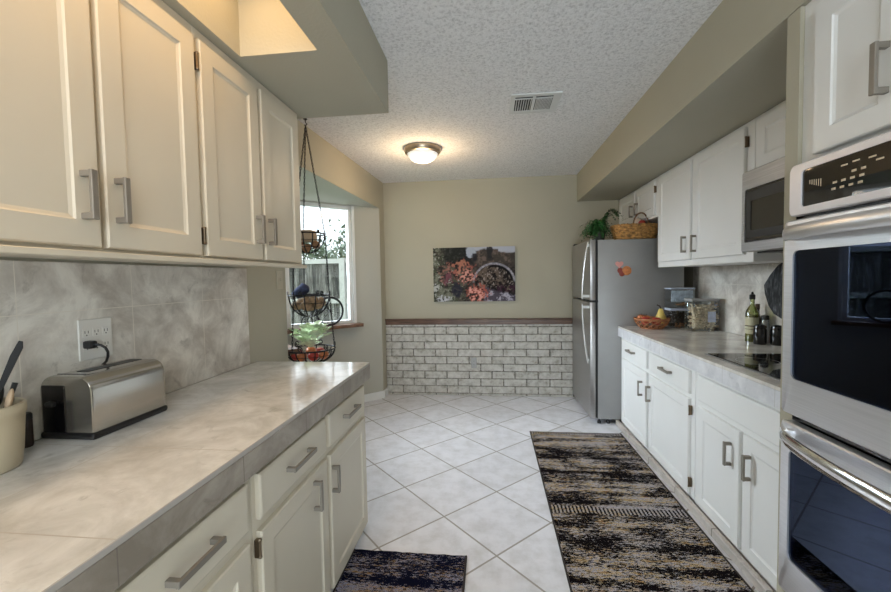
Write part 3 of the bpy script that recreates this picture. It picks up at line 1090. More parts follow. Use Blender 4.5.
wx, wz = gx + (n1 - .5) * .10 + (n2 - .5) * .05, gz + (n4 - .5) * .12 + (n3 - .5) * .06
img[:] = np.array([0.035, 0.03, 0.028])
put(sm_(n2, .45, .7) * .8, (0.13, 0.11, 0.09))
# green-grey tangle on the left
left = sm_(.42 - wx, 0, .1)
put(left * sm_(n3, .35, .62) * .9, (0.10, 0.115, 0.07))
put(left * sm_(n5, .52, .68) * .9, (0.24, 0.25, 0.19))
put(left * sm_(n3, .66, .78) * .8, (0.50, 0.51, 0.46))
# dark trees upper left
put(sm_(wz, .62, .70) * sm_(wx, .08, .16) * sm_(.55 - wx, 0, .06) * .88, (0.02, 0.022, 0.022))
# brown hillside at the right
hill = sm_(wz, .62, .7) * sm_(wx, .48, .54)
put(hill * .9, (0.07, 0.06, 0.05))
put(hill * sm_(n5, .45, .62) * .8, (0.20, 0.15, 0.125))
# sky
put(sm_(gz - (.93 - .10 * (n1 - .5) - .05 * (gx > .8)), 0, .03) * sm_(gx, .40, .44), (0.50, 0.53, 0.60))
put(sm_(1 - ((gx - .47) / .07) ** 2 - ((gz - .90) / .10) ** 2 + (n2 - .5), 0, .3), (0.45, 0.50, 0.58))
put(sm_(.035 - np.abs(wx - .68), 0, .015) * sm_(gz, .72, .8) * .95, (0.03, 0.03, 0.032))
put(sm_(.03 - np.abs(wx - .52), 0, .015) * sm_(gz, .72, .76) * sm_(.90 - gz, 0, .03) * .95, (0.025, 0.025, 0.03))
# the arch
cxp, czp, rx_, rz_ = .745, .33, .235, .34
dd = np.sqrt(((gx - cxp) / rx_) ** 2 + ((gz - czp) / rz_) ** 2)
inside = sm_(1.0 - dd, 0, .04) * sm_(gz, .05, .12)
put(inside, (0.02, 0.016, 0.016))
put(inside * sm_(n5, .48, .60) * .9, (0.17, 0.13, 0.10))
put(inside * sm_(n3, .62, .76) * .8, (0.40, 0.34, 0.30))
ringm = sm_(dd, 1.0, 1.02) * sm_(1.13 - dd, 0, .03) * sm_(gz, .34, .42)
put(ringm * .95, (0.30, 0.29, 0.33))
put(ringm * sm_(n3, .5, .65) * .8, (0.52, 0.51, 0.56))
put(sm_(dd, .86, .9) * sm_(1.0 - dd, 0, .03) * sm_(gx, .66, .7) * sm_(gz, .34, .4), (0.008, 0.008, 0.01))
# pale stones low right
rv = sm_(.27 - .36 * (gx - .62) + .10 * (n2 - .5) - gz, 0, .04) * sm_(wx, .60, .64)
put(rv * .9, (0.10, 0.085, 0.11))
put(rv * sm_(n5, .42, .55) * .95, (0.50, 0.48, 0.56))
put(sm_(gx, .74, .8) * sm_(gz, .14, .2) * sm_(.32 - gz, 0, .05) * sm_(n2, .42, .52) * .9, (0.05, 0.02, 0.035))


def shrub(cx_, cz_, rx2, rz2, col, th, al):
    q_ = ((gx - cx_) / rx2) ** 2 + ((gz - cz_) / rz2) ** 2
    put(sm_(1.15 - q_ * .8 - (n2 - .5) * 2.4 - (n3 - .5) * 1.2, 0, .35) * sm_(n3, th - .06, th + .06) * al, col)


put(sm_(1 - ((wx - .30) / .07) ** 2 - ((wz - .2) / .16) ** 2, 0, .4) * .8, (0.025, 0.025, 0.045))
shrub(.17, .52, .10, .18, (0.36, 0.15, 0.12), .48, .8)
shrub(.18, .42, .06, .10, (0.16, 0.05, 0.08), .40, .8)
shrub(.38, .54, .13, .19, (0.40, 0.13, 0.10), .44, .85)
shrub(.42, .48, .10, .13, (0.78, 0.40, 0.32), .55, .9)
shrub(.35, .66, .09, .13, (0.50, 0.22, 0.14), .52, .8)
shrub(.55, .15, .12, .17, (0.50, 0.13, 0.09), .42, .9)
shrub(.53, .13, .10, .15, (0.88, 0.44, 0.36), .54, .9)
shrub(.13, .06, .08, .06, (0.62, 0.64, 0.68), .45, .9)
shrub(.02, .27, .04, .07, (0.55, 0.57, 0.54), .42, .9)
pic = thing('canvas_print', 'canvas print of coral autumn shrubs and an arched stone bridge on the back wall', 'picture', (-0.19, YB - .02, 1.10))
mb = MB().box(PX0, PX1, YB - .030, YB - .0005, PZ0, PZ1, 0.002)
mesh_obj('stretcher', mb, plain('canvas_edge', (0.24, 0.22, 0.2), 0.8), pic)
me = bpy.data.meshes.new('printed_canvas')
vs = []
for j in range(NZp):
    for i in range(NXp):
        vs.append((PX0 + (PX1 - PX0) * i / (NXp - 1), YB - .0315, PZ0 + (PZ1 - PZ0) * j / (NZp - 1)))
fs = [(j * NXp + i, j * NXp + i + 1, (j + 1) * NXp + i + 1, (j + 1) * NXp + i) for j in range(NZp - 1) for i in range(NXp - 1)]
me.from_pydata(vs, [], fs)
at = me.color_attributes.new('print', 'FLOAT_COLOR', 'POINT')
at.data.foreach_set('color', np.concatenate([np.clip(img, 0, 1), np.ones((NZp, NXp, 1))], 2).ravel())
m = NT('printed_picture')
an = m.n('Attribute', attribute_name='print')
m.base(m.mix(1.0, an.outputs['Color'], (0.82, 0.82, 0.84), 'MULTIPLY'))
m.set(0.7)
m.p.inputs['Specular IOR Level'].default_value = 0.1
me.materials.append(m.m)
po = bpy.data.objects.new('printed_canvas', me)
COL.objects.link(po)
po.parent = pic
po.location = -pic.location

# ------------------------------------------------------------ outlets and switch
def plate(name, label, cat, c, axis, s, w, h, mat, gang=1, kind='outlet'):
    """axis 0: on a wall facing s*X ; axis 1: on a wall facing -Y"""
    t = thing(name, label, cat, c)
    x, y, z = c
    d = 0.006

    def bx(mb, u0, u1, v0, v1, d0, d1, bev=0.0):
        if axis == 0:
            a, b = sorted((x + s * d0, x + s * d1))
            mb.box(a, b, y + u0, y + u1, z + v0, z + v1, bev)
        else:
            a, b = sorted((y - d0, y - d1))
            mb.box(x + u0, x + u1, a, b, z + v0, z + v1, bev)
        return mb
    mesh_obj('plate', bx(MB(), -w / 2, w / 2, 0, h, 0, d, 0.0025), mat, t)
    if kind == 'outlet':
        for g_ in range(gang):
            u = (g_ - (gang - 1) / 2) * (w / max(gang, 1)) * 0.86
            for v in (h * .33, h * .67):
                sk = mesh_obj('socket', bx(MB(), u - .013, u + .013, v - .014, v + .014, d, d + .0015, 0.001), mat, t)
                sl = MB()
                bx(sl, u - .0065, u - .0045, v - .002, v + .007, d + .0015, d + .0018)
                bx(sl, u + .0045, u + .0065, v - .002, v + .007, d + .0015, d + .0018)
                bx(sl, u - .002, u + .002, v - .010, v - .006, d + .0015, d + .0018)
                mesh_obj('slot', sl, 'black', sk)
    else:
        mesh_obj('toggle', bx(MB(), -.005, .005, h / 2 - .010, h / 2 + .012, d, d + .010, 0.001), mat, t)
    return t


plate('wall_outlet', 'large white multi-socket outlet plate on the left backsplash above the toaster', 'outlet', (XL + .0125, 1.228, 1.117), 0, 1, 0.118, 0.137, 'white_plastic', gang=3)
plate('wall_outlet', 'small grey outlet on the white brick wainscot', 'outlet', (-0.202, YB - .0385, 0.325), 1, 1, 0.062, 0.125, 'grey_plastic', gang=1)
plate('light_switch', 'cream light switch on the beige wall past the left backsplash', 'light switch', (XL + .0005, 2.475, 1.32), 0, 1, 0.07, 0.118, plain('cream_plastic', (0.50, 0.46, 0.36), .4), kind='switch')

# ------------------------------------------------------------ toaster
ts = thing('toaster', 'brushed steel long slot toaster with black base on the left counter', 'toaster', (-1.262, 1.195, 0.91))
TXa, TXb, TYa, TYb, TZ0, TZ1 = -1.342, -1.169, 1.046, 1.315, 0.91, 1.100
mesh_obj('base', MB().box(TXa - .004, TXb + .004, TYa - .004, TYb + .004, TZ0, TZ0 + .022, 0.008, 2), 'black', ts)


def toaster_shell():
    mb = MB()
    n = 8
    prof = []
    r_ = 0.042
    x0, x1, z0, z1 = TXa, TXb, TZ0 + .022, TZ1
    prof.append((x1, z0))
    for k in range(n + 1):
        a = k / n * PI / 2
        prof.append((x1 - r_ + r_ * math.cos(a), z1 - r_ + r_ * math.sin(a)))
    for k in range(n + 1):
        a = PI / 2 + k / n * PI / 2
        prof.append((x0 + r_ + r_ * math.cos(a), z1 - r_ + r_ * math.sin(a)))
    prof.append((x0, z0))
    rows = []
    xc = (x0 + x1) / 2
    for (y, q) in ((TYa, .965), (TYa + .002, .985), (TYa + .007, .996), (TYa + .014, 1), (TYb - .014, 1), (TYb - .007, .996), (TYb - .002, .985), (TYb, .965)):
        rows.append([(xc + (px - xc) * q, y, z0 + (pz - z0) * (1 - (1 - q) * .6)) for px, pz in prof])
    mb.grid(rows, closed_u=True, cap=True)
    return mb


mesh_obj('shell', toaster_shell(), 'toaster', ts, smooth=True)
mesh_obj('slot', MB().box(-1.283, -1.243, 1.105, 1.30, TZ1 - .003, TZ1 + .0015, 0.001), 'black', ts)
mesh_obj('seam', MB().box(-1.31, -1.215, TYa + .026, TYa + .029, TZ1 - .002, TZ1 + .0012), 'black', ts)
mesh_obj('end_reflection', MB().box(TXa + .008, TXa + .085, TYa - .003, TYa + .004, TZ0 + .022, TZ1 - .028, .002), 'gloss_black', ts)  # dark reflection on the end face, put in as a black panel
mesh_obj('lever', MB().box(-1.310, -1.285, TYa - .016, TYa + .002, TZ0 + .10, TZ0 + .115, 0.004, 2), 'black', ts)
cd = MB()
cd.tube([(-1.328, 1.19, 1.170), (-1.312, 1.195, 1.171), (-1.298, 1.202, 1.167), (-1.290, 1.210, 1.157), (-1.288, 1.216, 1.142), (-1.293, 1.220, 1.125), (-1.305, 1.225, 1.108), (-1.325, 1.23, 1.095), (-1.340, 1.24, 1.085), (-1.338, 1.245, 1.08)], 0.0042, 8)
mesh_obj('cord', cd, 'black', ts, smooth='all')
mesh_obj('plug', MB().box(-1.342, -1.312, 1.178, 1.206, 1.157, 1.183, 0.006, 2), 'black', ts, smooth=True)

# small dark tin between crock and toaster
tn = thing('tin', 'small dark tin standing between the utensil crock and the toaster', 'tin', (-1.315, 1.02, .91))
mesh_obj('body', MB().lathe([(0.001, 0), (0.017, 0), (0.0185, 0.004), (0.0185, 0.075), (0.017, .078)], (-1.328, .990, .91), 20), 'coffee', tn, smooth=True)
mesh_obj('lid', MB().lathe([(0.019, 0.078), (0.019, 0.092), (0.016, .096), (0.001, .097)], (-1.328, .990, .91), 20), 'black', tn, smooth=True)

# ------------------------------------------------------------ utensil crock
CK = (-1.262, 0.842, 0.91)
mb = MB()
prof = [(0.001, 0), (0.070, 0), (0.0745, 0.006), (0.079, 0.04), (0.083, 0.10), (0.085, 0.125), (0.088, 0.128), (0.088, 0.150), (0.084, 0.154), (0.080, 0.150), (0.078, 0.12), (0.070, 0.012), (0.001, .010)]
n = 96
rows = []
for (r_, z) in prof:
    rib = 1 if 0.006 < z < 0.126 and r_ > .071 else 0
    z *= 1.07
    rows.append([(CK[0] + (r_ - rib * .0012 * (k % 2)) * math.cos(2 * PI * k / n), CK[1] + (r_ - rib * .0012 * (k % 2)) * math.sin(2 * PI * k / n), CK[2] + z) for k in range(n)])
mb.grid(rows, closed_u=True, cap=True)
tag(mesh_obj('utensil_crock', mb, 'crock', smooth='all'), 'cream ribbed ceramic crock at the left edge of the photo holding utensils', 'crock')


def utensil(name, label, base, tip, parts):
    t = thing(name, label, 'utensil', (base[0], base[1], base[2]))
    parts(t, Vector(base), Vector(tip))
    return t


def spat(t, a, b):
    mesh_obj('handle', MB().tube([a, a.lerp(b, .45), b], [0.004, 0.005, 0.006], 8), 'black', t, smooth=True)


def blade_utensil(t, a, b):
    d = (b - a).normalized()
    sd = d.cross(Vector((.6, 1, 0))).normalized()
    mesh_obj('handle', MB().tube([a, a.lerp(b, .6)], 0.0055, 8), 'rubber', t)
    p, q = a.lerp(b, .58), b
    w = .0085
    sd = Vector((1, .55, 0)).normalized()
    sd = (sd - d * sd.dot(d)).normalized()
    mesh_obj('blade', MB().prism([p - sd * w * .6, p + sd * w * .6, q.lerp(p, .12) + sd * w, q + sd * w * .3, q - sd * w * .6, q.lerp(p, .3) - sd * w], d.cross(sd) * .004), 'rubber', t)


def spoon(mat):
    def f(t, a, b):
        mesh_obj('handle', MB().tube([a, b], 0.0045, 8), mat, t)
        d = (b - a).normalized()
        rot = d.to_track_quat('Z', 'Y').to_matrix()
        mesh_obj('bowl', MB().ball(b, 0.026, sx=.75, sy=.28, sz=1.15, rot=rot, n=16), mat, t, smooth='all')
    return f


def whisk(t, a, b):
    d = (b - a).normalized()
    mesh_obj('handle', MB().tube([a, a.lerp(b, .55)], 0.006, 8), 'chrome', t)
    m_ = a.lerp(b, .55)
    L = (b - m_).length
    s1 = d.orthogonal().normalized()
    wm = MB()
    for k in range(5):
        an = PI * k / 5
        s_ = s1 * math.cos(an) + d.cross(s1) * math.sin(an)
        pts = [m_ + d * L * (1 - math.cos(PI * q / 10)) / 2 * 1.0 + s_ * 0.028 * math.sin(PI * q / 10) ** .8 for q in range(0, 11)]
        pts2 = [m_ + d * L * (1 - math.cos(PI * q / 10)) / 2 * 1.0 - s_ * 0.028 * math.sin(PI * q / 10) ** .8 for q in range(0, 11)]
        wm.tube(pts, .0013, 5).tube(pts2, .0013, 5)
    mesh_obj('wires', wm, 'chrome', t)


cx, cy, cz = CK
utensil('spatula', 'black pointed spatula rising highest from the cream crock', (cx - .02, cy - .02, cz + .014), (cx + .036, cy + .078, cz + .315), blade_utensil)
utensil('whisk', 'wire whisk in the cream crock at the left edge', (cx + .01, cy - .02, cz + .014), (cx - .012, cy + .022, cz + .300), whisk)
utensil('wooden_spoon', 'pale wooden spoon low in the front of the cream crock', (cx + .035, cy + .0, cz + .014), (cx + .055, cy + .030, cz + .172), spoon('beech'))
utensil('serving_spoon', 'black serving spoon leaning right in the cream crock', (cx - .03, cy + .03, cz + .014), (cx - .012, cy + .058, cz + .172), spoon('black'))
utensil('ladle', 'black ladle lying against the rim of the cream crock', (cx + .02, cy - .04, cz + .014), (cx + .050, cy - .020, cz + .175), spoon('black'))
utensil('kitchen_tongs', 'thin black kitchen tongs beside the spoon in the cream crock', (cx - .01, cy + .02, cz + .014), (cx + .012, cy + .077, cz + .205), spat)

# ------------------------------------------------------------ cooktop
ck = thing('cooktop', 'black glass cooktop with steel rim set in the right counter', 'cooktop', (1.5, 2.0, .91))
mesh_obj('rim', ring_frame(MB(), 0, 1, 0, 1, 0, 1, .1, .9, .1, .9, .01) if False else MB().box(1.215, 1.76, 1.62, 2.445, .9101, .9145, .0015), 'steel', ck)
mesh_obj('glass', MB().box(1.228, 1.748, 1.633, 2.432, .9135, .9175, .001), 'black_glass', ck)
for (x, y, r_) in ((1.36, 2.22, .09), (1.60, 2.24, .075), (1.36, 1.84, .075), (1.60, 1.84, .10)):
    rg = MB()
    rg.lathe([(r_, .9176), (r_ + .003, .9178), (r_ + .003, .9176)], (x, y, 0), 40, cap=False)
    mesh_obj('burner_ring', rg, 'grey_plastic', ck)

# ------------------------------------------------------------ fruit basket and fruit
def lattice_bowl(name, label, c, r0, r1, h, mat, cat='basket'):
    t = thing(name, label, cat, c)
    mb = MB()
    n = 14
    for sgn in (1, -1):
        for k in range(n):
            pts = []
            for q in range(7):
                u = q / 6
                a = 2 * PI * k / n + sgn * u * 0.9
                r_ = r0 + (r1 - r0) * math.sin(u * PI / 2) ** .9
                pts.append((c[0] + (r_ + sgn * .0015) * math.cos(a), c[1] + (r_ + sgn * .0015) * math.sin(a), c[2] + .006 + (h - .006) * u))
            mb.tube(pts, .0038, 6)
    mesh_obj('lattice', mb, mat, t, smooth='all')
    ring = MB()
    for (r_, z, w) in ((r1, h, .007), (r1 - .003, h - .011, .005), (r0, .006, .0058)):
        ring.tube([(c[0] + r_ * math.cos(2 * PI * k / 36), c[1] + r_ * math.sin(2 * PI * k / 36), c[2] + z) for k in range(36)], w, 6, closed=True)
    mesh_obj('rim', ring, mat, t, smooth='all')
    fl = MB().lathe([(0.001, 0.003), (r0, 0.003), (r0, .009), (0.001, .009)], c, 30)
    mesh_obj('bottom', fl, mat, t)
    return t


FB = (1.375, 3.63, .91)
lattice_bowl('fruit_basket', 'red-brown lattice fruit basket on the right counter by the refrigerator', FB, .085, .135, .085, 'rattan')


def apple(c, r_, mat, label, group=None, name='apple', cat='fruit', stem=True):
    t = thing(name, label, cat, (c[0], c[1], c[2] - r_), group)
    prof = []
    for k in range(13):
        a = -PI / 2 + PI * k / 12
        rr_ = r_ * math.cos(a) * (1 + .06 * math.sin(a))
        z = r_ * .92 * math.sin(a)
        if k >= 11:
            z -= r_ * .10 * (k - 10)
        prof.append((max(rr_, .0005), z))
    mesh_obj('flesh', MB().lathe(prof, c, 18), mat, t, smooth='all')
    if stem:
        mesh_obj('stem', MB().tube([(c[0], c[1], c[2] + r_ * .7), (c[0] + .004, c[1], c[2] + r_ * 1.15)], .0016, 5), 'stem', t)
    return t


apple((1.315, 3.60, .978), .040, 'apple', 'red apple at the left front of the lattice fruit basket')
apple((1.395, 3.575, .978), .038, 'apple', 'red apple at the front centre of the lattice fruit basket')
apple((1.345, 3.675, .985), .040, 'apple2', 'orange-red apple at the back of the lattice fruit basket')
apple((1.300, 3.665, 1.000), .030, 'apple2', 'small orange fruit at the left rim of the lattice basket')
# pear
pr = thing('pear', 'yellow pear with dark stem standing at the right of the lattice fruit basket', 'fruit', (1.452, 3.635, .93))
mesh_obj('flesh', MB().lathe([(.001, 0), (.025, .002), (.040, .022), (.044, .045), (.038, .07), (.027, .095), (.022, .115), (.016, .13), (.001, .136)], (1.452, 3.635, .945), 20), 'pear', pr, smooth='all')
mesh_obj('stem', MB().tube([(1.452, 3.635, 1.078), (1.443, 3.635, 1.10), (1.42, 3.635, 1.112)], .005, 6), 'stem', pr)

# ------------------------------------------------------------ storage containers
def canister(name, label, c, w, d, h, mat, lidm, content=None, clabel=None, cname=None, lid_h=.014):
    t = thing(name, label, 'container', c)
    x, y, z = c
    mesh_obj('shell', MB().box(x - w / 2, x + w / 2, y - d / 2, y + d / 2, z + .0005, z + h - lid_h, .006, 2), mat, t, smooth=True)
    mesh_obj('lid', MB().box(x - w / 2 - .003, x + w / 2 + .003, y - d / 2 - .003, y + d / 2 + .003, z + h - lid_h, z + h, .003), lidm, t)
    return t


def pile(name, label, cat, c, w, d, h, n, shape, mat, seed):
    rd = random.Random(seed)
    mb = MB()
    for k in range(n):
        p = (c[0] + rd.uniform(-.5, .5) * w, c[1] + rd.uniform(-.5, .5) * d, c[2] + rd.uniform(0.06, 1) * h)
        rot = Matrix.Rotation(rd.uniform(0, PI), 3, 'X') @ Matrix.Rotation(rd.uniform(0, PI), 3, 'Z')
        mb.ball(p, 1, sx=shape[0], sy=shape[1], sz=shape[2], rot=rot, n=8)
    o = mesh_obj(name, mb, mat, smooth='all')
    return tag(o, label, cat, kind='stuff')


BX = (1.632, 3.705, .91)
canister('food_container', 'clear square container of dark beans, lowest of the two stacked by the refrigerator', BX, .195, .13, .168, 'jar', 'blue_label', lid_h=.02)
pile('coffee_beans', 'dark beans filling the lower stacked container', 'beans', (BX[0], BX[1], .916), .165, .10, .125, 260, (.011, .008, .007), 'coffee', 3)
pile('cereal', 'red-brown cereal pieces at the bottom of the lower stacked container', 'cereal', (BX[0] + .01, BX[1] - .052, .916), .13, .006, .035, 40, (.008, .006, .006), 'rattan', 4)
B2 = (1.632, 3.705, 1.0795)
canister('food_container', 'clear square container with biscuits, topmost of the two stacked by the refrigerator', B2, .195, .13, .175, 'jar', 'blue_label', lid_h=.012)
for k, (dx, dz, tl) in enumerate(((.03, .03, .2), (.045, .045, -.3), (.0, .028, .1), (.02, .062, .25), (.055, .07, -.1))):
    rot = Matrix.Rotation(tl, 3, 'Y')
    o = mesh_obj('biscuit', MB().ball((B2[0] + dx, B2[1] - .012 + k * .003, B2[2] + dz), .035, sz=.28, rot=rot, n=14), 'cookie', smooth='all')
    tag(o, 'round brown biscuit inside the topmost stacked container', 'biscuit', 'biscuits in the upper container')
tag(mesh_obj('recipe_card', MB().box(B2[0] - .088, B2[0] + .088, B2[1] - .054, B2[1] - .051, B2[2] + .055, B2[2] + .152), 'card'), 'pale blue card inside the topmost stacked container', 'card')

JC = (1.700, 3.47, .91)
jr = canister('storage_jar', 'wide clear jar of dry pasta with a clamp lid on the right counter', JC, .205, .13, .262, 'jar', 'grey_plastic', lid_h=.02)
mesh_obj('clamp', MB().tube([(JC[0] + .104, JC[1] - .02, .91 + .225), (JC[0] + .112, JC[1] - .02, .91 + .25), (JC[0] + .106, JC[1] - .02, .91 + .264)], .002, 5), 'chrome', jr)
mesh_obj('label', MB().box(JC[0] + .015, JC[0] + .075, JC[1] - .0665, JC[1] - .0655, .985, 1.07), 'blue_label', jr)
pile('pasta', 'pale dry pasta twists filling the clamp lid jar', 'pasta', (JC[0], JC[1], .918), .165, .098, .20, 290, (.018, .008, .008), 'pasta', 8)

# ------------------------------------------------------------ bottles, shaker, mugs, pot holder
def bottle(label, c, prof, mat, capm, cap_prof, lab=None, liquid=None):
    t = thing('oil_bottle', label, 'bottle', c)
    mesh_obj('glass', MB().lathe(prof, c, 22), mat, t, smooth=True)
    mesh_obj('cap', MB().lathe(cap_prof, c, 16), capm, t, smooth=True)
    if lab:
        mesh_obj('label', MB().lathe([(prof[1][0] + .0006, lab[0]), (prof[1][0] + .0012, lab[0]), (prof[1][0] + .0012, lab[1]), (prof[1][0] + .0006, lab[1])], c, 22, cap=False), 'paper', t, smooth=True)
        mesh_obj('print', MB().lathe([(prof[1][0] + .0015, lab[0] + .05), (prof[1][0] + .0016, lab[0] + .056), (prof[1][0] + .0015, lab[0] + .056)], c, 22, cap=False).lathe([(prof[1][0] + .0015, lab[0] + .03), (prof[1][0] + .0016, lab[0] + .033), (prof[1][0] + .0015, lab[0] + .033)], c, 22, cap=False), 'stem', t)
    return t


B = (1.742, 2.905, .91)
bottle('green glass oil bottle with cream label and black cap, tallest on the right counter', B,
       [(.001, .0), (.037, .001), (.037, .19), (.032, .212), (.016, .240), (.013, .252), (.013, .295), (.001, .296)], 'bottle_glass', 'black',
       [(.016, .285), (.017, .287), (.017, .315), (.008, .32), (.005, .335), (.001, .336)], lab=(.055, .165))
mesh_obj('oil', MB().lathe([(.001, .004), (.034, .004), (.034, .18), (.001, .18)], B, 22), 'oil', bpy.data.objects['oil_bottle'], smooth=True)
bottle('slim dark brown bottle standing behind the tall oil bottle', (1.800, 2.945, .91),
       [(.001, .0), (.027, .001), (.027, .14), (.020, .16), (.011, .185), (.011, .225), (.001, .226)], 'dark_glass', 'stem',
       [(.013, .215), (.013, .25), (.001, .252)])
sh = thing('salt_shaker', 'glass salt shaker with black cap behind the two black canisters', 'shaker', (1.797, 2.865, .91))
mesh_obj('glass', MB().lathe([(.001, 0), (.026, 0), (.025, .12), (.020, .155), (.001, .156)], (1.797, 2.865, .91), 12), 'jar', sh, smooth=True)
mesh_obj('cap', MB().lathe([(.022, .152), (.024, .154), (.022, .178), (.001, .185)], (1.797, 2.865, .91), 16), 'black', sh, smooth=True)
mesh_obj('salt', MB().lathe([(.001, .004), (.023, .004), (.021, .10), (.001, .10)], (1.797, 2.865, .91), 12), 'salt', sh, smooth=True)
for (x, y, lb) in ((1.728, 2.80, 'glossy black canister beside the oil bottle, left one of the pair'), (1.803, 2.755, 'glossy black canister by the oven cabinet, right one of the pair')):
    cn = thing('spice_canister', lb, 'canister', (x, y, .91), 'black canisters on the right counter')
    mesh_obj('body', MB().lathe([(.001, 0), (.032, 0), (.036, .008), (.036, .095), (.032, .105), (.001, .105)], (x, y, .91), 24), 'gloss_black', cn, smooth=True)
    mesh_obj('lid', MB().lathe([(.026, .105), (.035, .108), (.033, .120), (.020, .127), (.001, .131)], (x, y, .91), 24), 'gloss_black', cn, smooth=True)
# hanging pot holder
ph = thing('pot_holder', 'dark quilted oven mitt hanging under the microwave beside the oven cabinet', 'oven mitt', (1.82, 2.77, 1.05))
out_ = [(2.76, 1.44), (2.80, 1.42), (2.87, 1.36), (2.93, 1.29), (2.92, 1.23), (2.88, 1.15), (2.83, 1.10), (2.76, 1.075), (2.68, 1.08), (2.62, 1.14), (2.61, 1.25), (2.65, 1.36), (2.71, 1.42)]
mb = MB()
cyy, czz = 2.77, 1.25
rows = []
for (dx, q) in ((0, .90), (.006, .98), (.014, 1.0), (.022, .97), (.027, .85), (.029, .5), (.030, .05)):
    rows.append([(XR - .013 - dx, cyy + (a - cyy) * q, czz + (b - czz) * q) for a, b in out_])
mb.grid(rows, closed_u=True, cap=True)
mesh_obj('pad', mb, 'mitt', ph, smooth='all')
mesh_obj('loop', MB().tube([(XR - .02, 2.755, 1.43), (XR - .022, 2.75, 1.458), (XR - .02, 2.765, 1.463), (XR - .02, 2.77, 1.43)], .002, 6), 'black', ph)
mesh_obj('hook', MB().tube([(XR - .001, 2.757, 1.463), (XR - .03, 2.757, 1.46), (XR - .03, 2.757, 1.47)], .002, 6), 'chrome', ph)

# ------------------------------------------------------------ wicker basket and fern on the refrigerator
WB = (1.335, 3.93, FZ)
wk = thing('wicker_basket', 'tan wicker basket with arched handles on top of the refrigerator', 'basket', WB)


def woven(c, rx0, ry0, rx1, ry1, h, nrow, nst):
    mb = MB()
    n = nst * 4
    rows = []
    steps = nrow * 4
    for i in range(steps + 1):
        u = i / steps
        rw = i // 4
        bulge = math.sin((i % 4) / 4 * PI) * .007
        row = []
        for k in range(n):
            a = 2 * PI * k / n
            wv = .0075 * math.sin(a * nst + rw * PI) * (1 if i % 4 else .4)
            ex = 0.75
            ca, sa = math.cos(a), math.sin(a)
            ca = math.copysign(abs(ca) ** ex, ca)
            sa = math.copysign(abs(sa) ** ex, sa)
            row.append((c[0] + (rx0 + (rx1 - rx0) * u + bulge + wv) * ca, c[1] + (ry0 + (ry1 - ry0) * u + bulge + wv) * sa, c[2] + h * u))
        rows.append(row)
    # inner wall and floor
    for i in range(0, 5):
        u = 1 - i / 4 * .95
        row = []
        for k in range(n):
            a = 2 * PI * k / n
            ca, sa = math.cos(a), math.sin(a)
            ca = math.copysign(abs(ca) ** .75, ca)
            sa = math.copysign(abs(sa) ** .75, sa)
            row.append((c[0] + (rx0 + (rx1 - rx0) * u - .008) * ca, c[1] + (ry0 + (ry1 - ry0) * u - .008) * sa, c[2] + h * u))
        rows.append(row)
    mb.grid(rows, closed_u=True, cap=True)
    return mb


mesh_obj('weave', woven(WB, .165, .10, .205, .125, .125, 8, 17), 'wicker', wk, smooth='all')
rim = MB()
for off in (0, PI):
    rim.tube([(WB[0] + (.205) * math.copysign(abs(math.cos(2 * PI * k / 60)) ** .75, math.cos(2 * PI * k / 60)), WB[1] + .125 * math.copysign(abs(math.sin(2 * PI * k / 60)) ** .75, math.sin(2 * PI * k / 60)) + .004 * math.sin(k * 1.3 + off), WB[2] + .127 + .004 * math.cos(k * 1.3 + off)) for k in range(60)], .0055, 6, closed=True)
mesh_obj('rim', rim, 'wicker', wk, smooth='all')
for (px, w, hh_, yo) in ((1.355, .066, .115, -.10), (1.27, .055, .042, .10)):
    mesh_obj('handle', MB().tube([(px + w * math.cos(PI * k / 14), WB[1] + yo, WB[2] + .115 + hh_ * math.sin(PI * k / 14)) for k in range(15)], .0065, 8), 'cane', wk, smooth='all')
apple((1.352, 3.90, FZ + .155), .042, 'onion', 'pale round onion showing under the big handle of the wicker basket', name='onion', cat='vegetable')
apple((1.365, 3.995, FZ + .105), .038, 'onion', 'pale onion at the back of the wicker basket', name='onion', cat='vegetable')
apple((1.375, 3.87, FZ + .140), .034, 'apple', 'small red apple under the right end of the wicker basket handle')
apple((1.27, 3.93, FZ + .115), .034, 'apple2', 'orange-red apple near the left end of the wicker basket')
apple((1.485, 3.93, FZ + .105), .036, 'apple', 'dark red apple at the right end of the wicker basket')
# supports under the fruit
fn = thing('potted_fern', 'dark green potted fern drooping over the top of the refrigerator', 'plant', (1.035, 4.0, FZ))
FP = (1.035, 4.0, FZ)
mesh_obj('pot', MB().lathe([(.001, 0), (.045, 0), (.058, .075), (.062, .078), (.062, .09), (.055, .09), (.05, .07), (.001, .07)], FP, 24), 'terracotta', fn, smooth=True)
rd = random.Random(11)


def frond(mb, base, az, L, up_, droop, n=11, lw=.042):
    prev = Vector(base)
    d = Vector((math.cos(az), math.sin(az), 0))
    side = Vector((-math.sin(az), math.cos(az), 0))
    for i in range(n):
        u = (i + 1) / n
        p = Vector(base) + d * L * u + Vector((0, 0, up_ * math.sin(u * PI * .75) - droop * u * u))
        if p.z < FZ + .012 and p.x > .87:
            p.z = FZ + .012
        t_ = (p - prev).normalized()
        w = lw * (1 - u * .75) * (1 if i > 0 else .5)
        for sg in (1, -1):
            tip = prev + side * sg * w + t_ * w * .6 + Vector((0, 0, rd.uniform(-.006, .006)))
            q = prev.lerp(p, .55)
            mb.quad(prev, prev.lerp(tip, .5) - t_ * w * .12, tip, q)
        prev = p


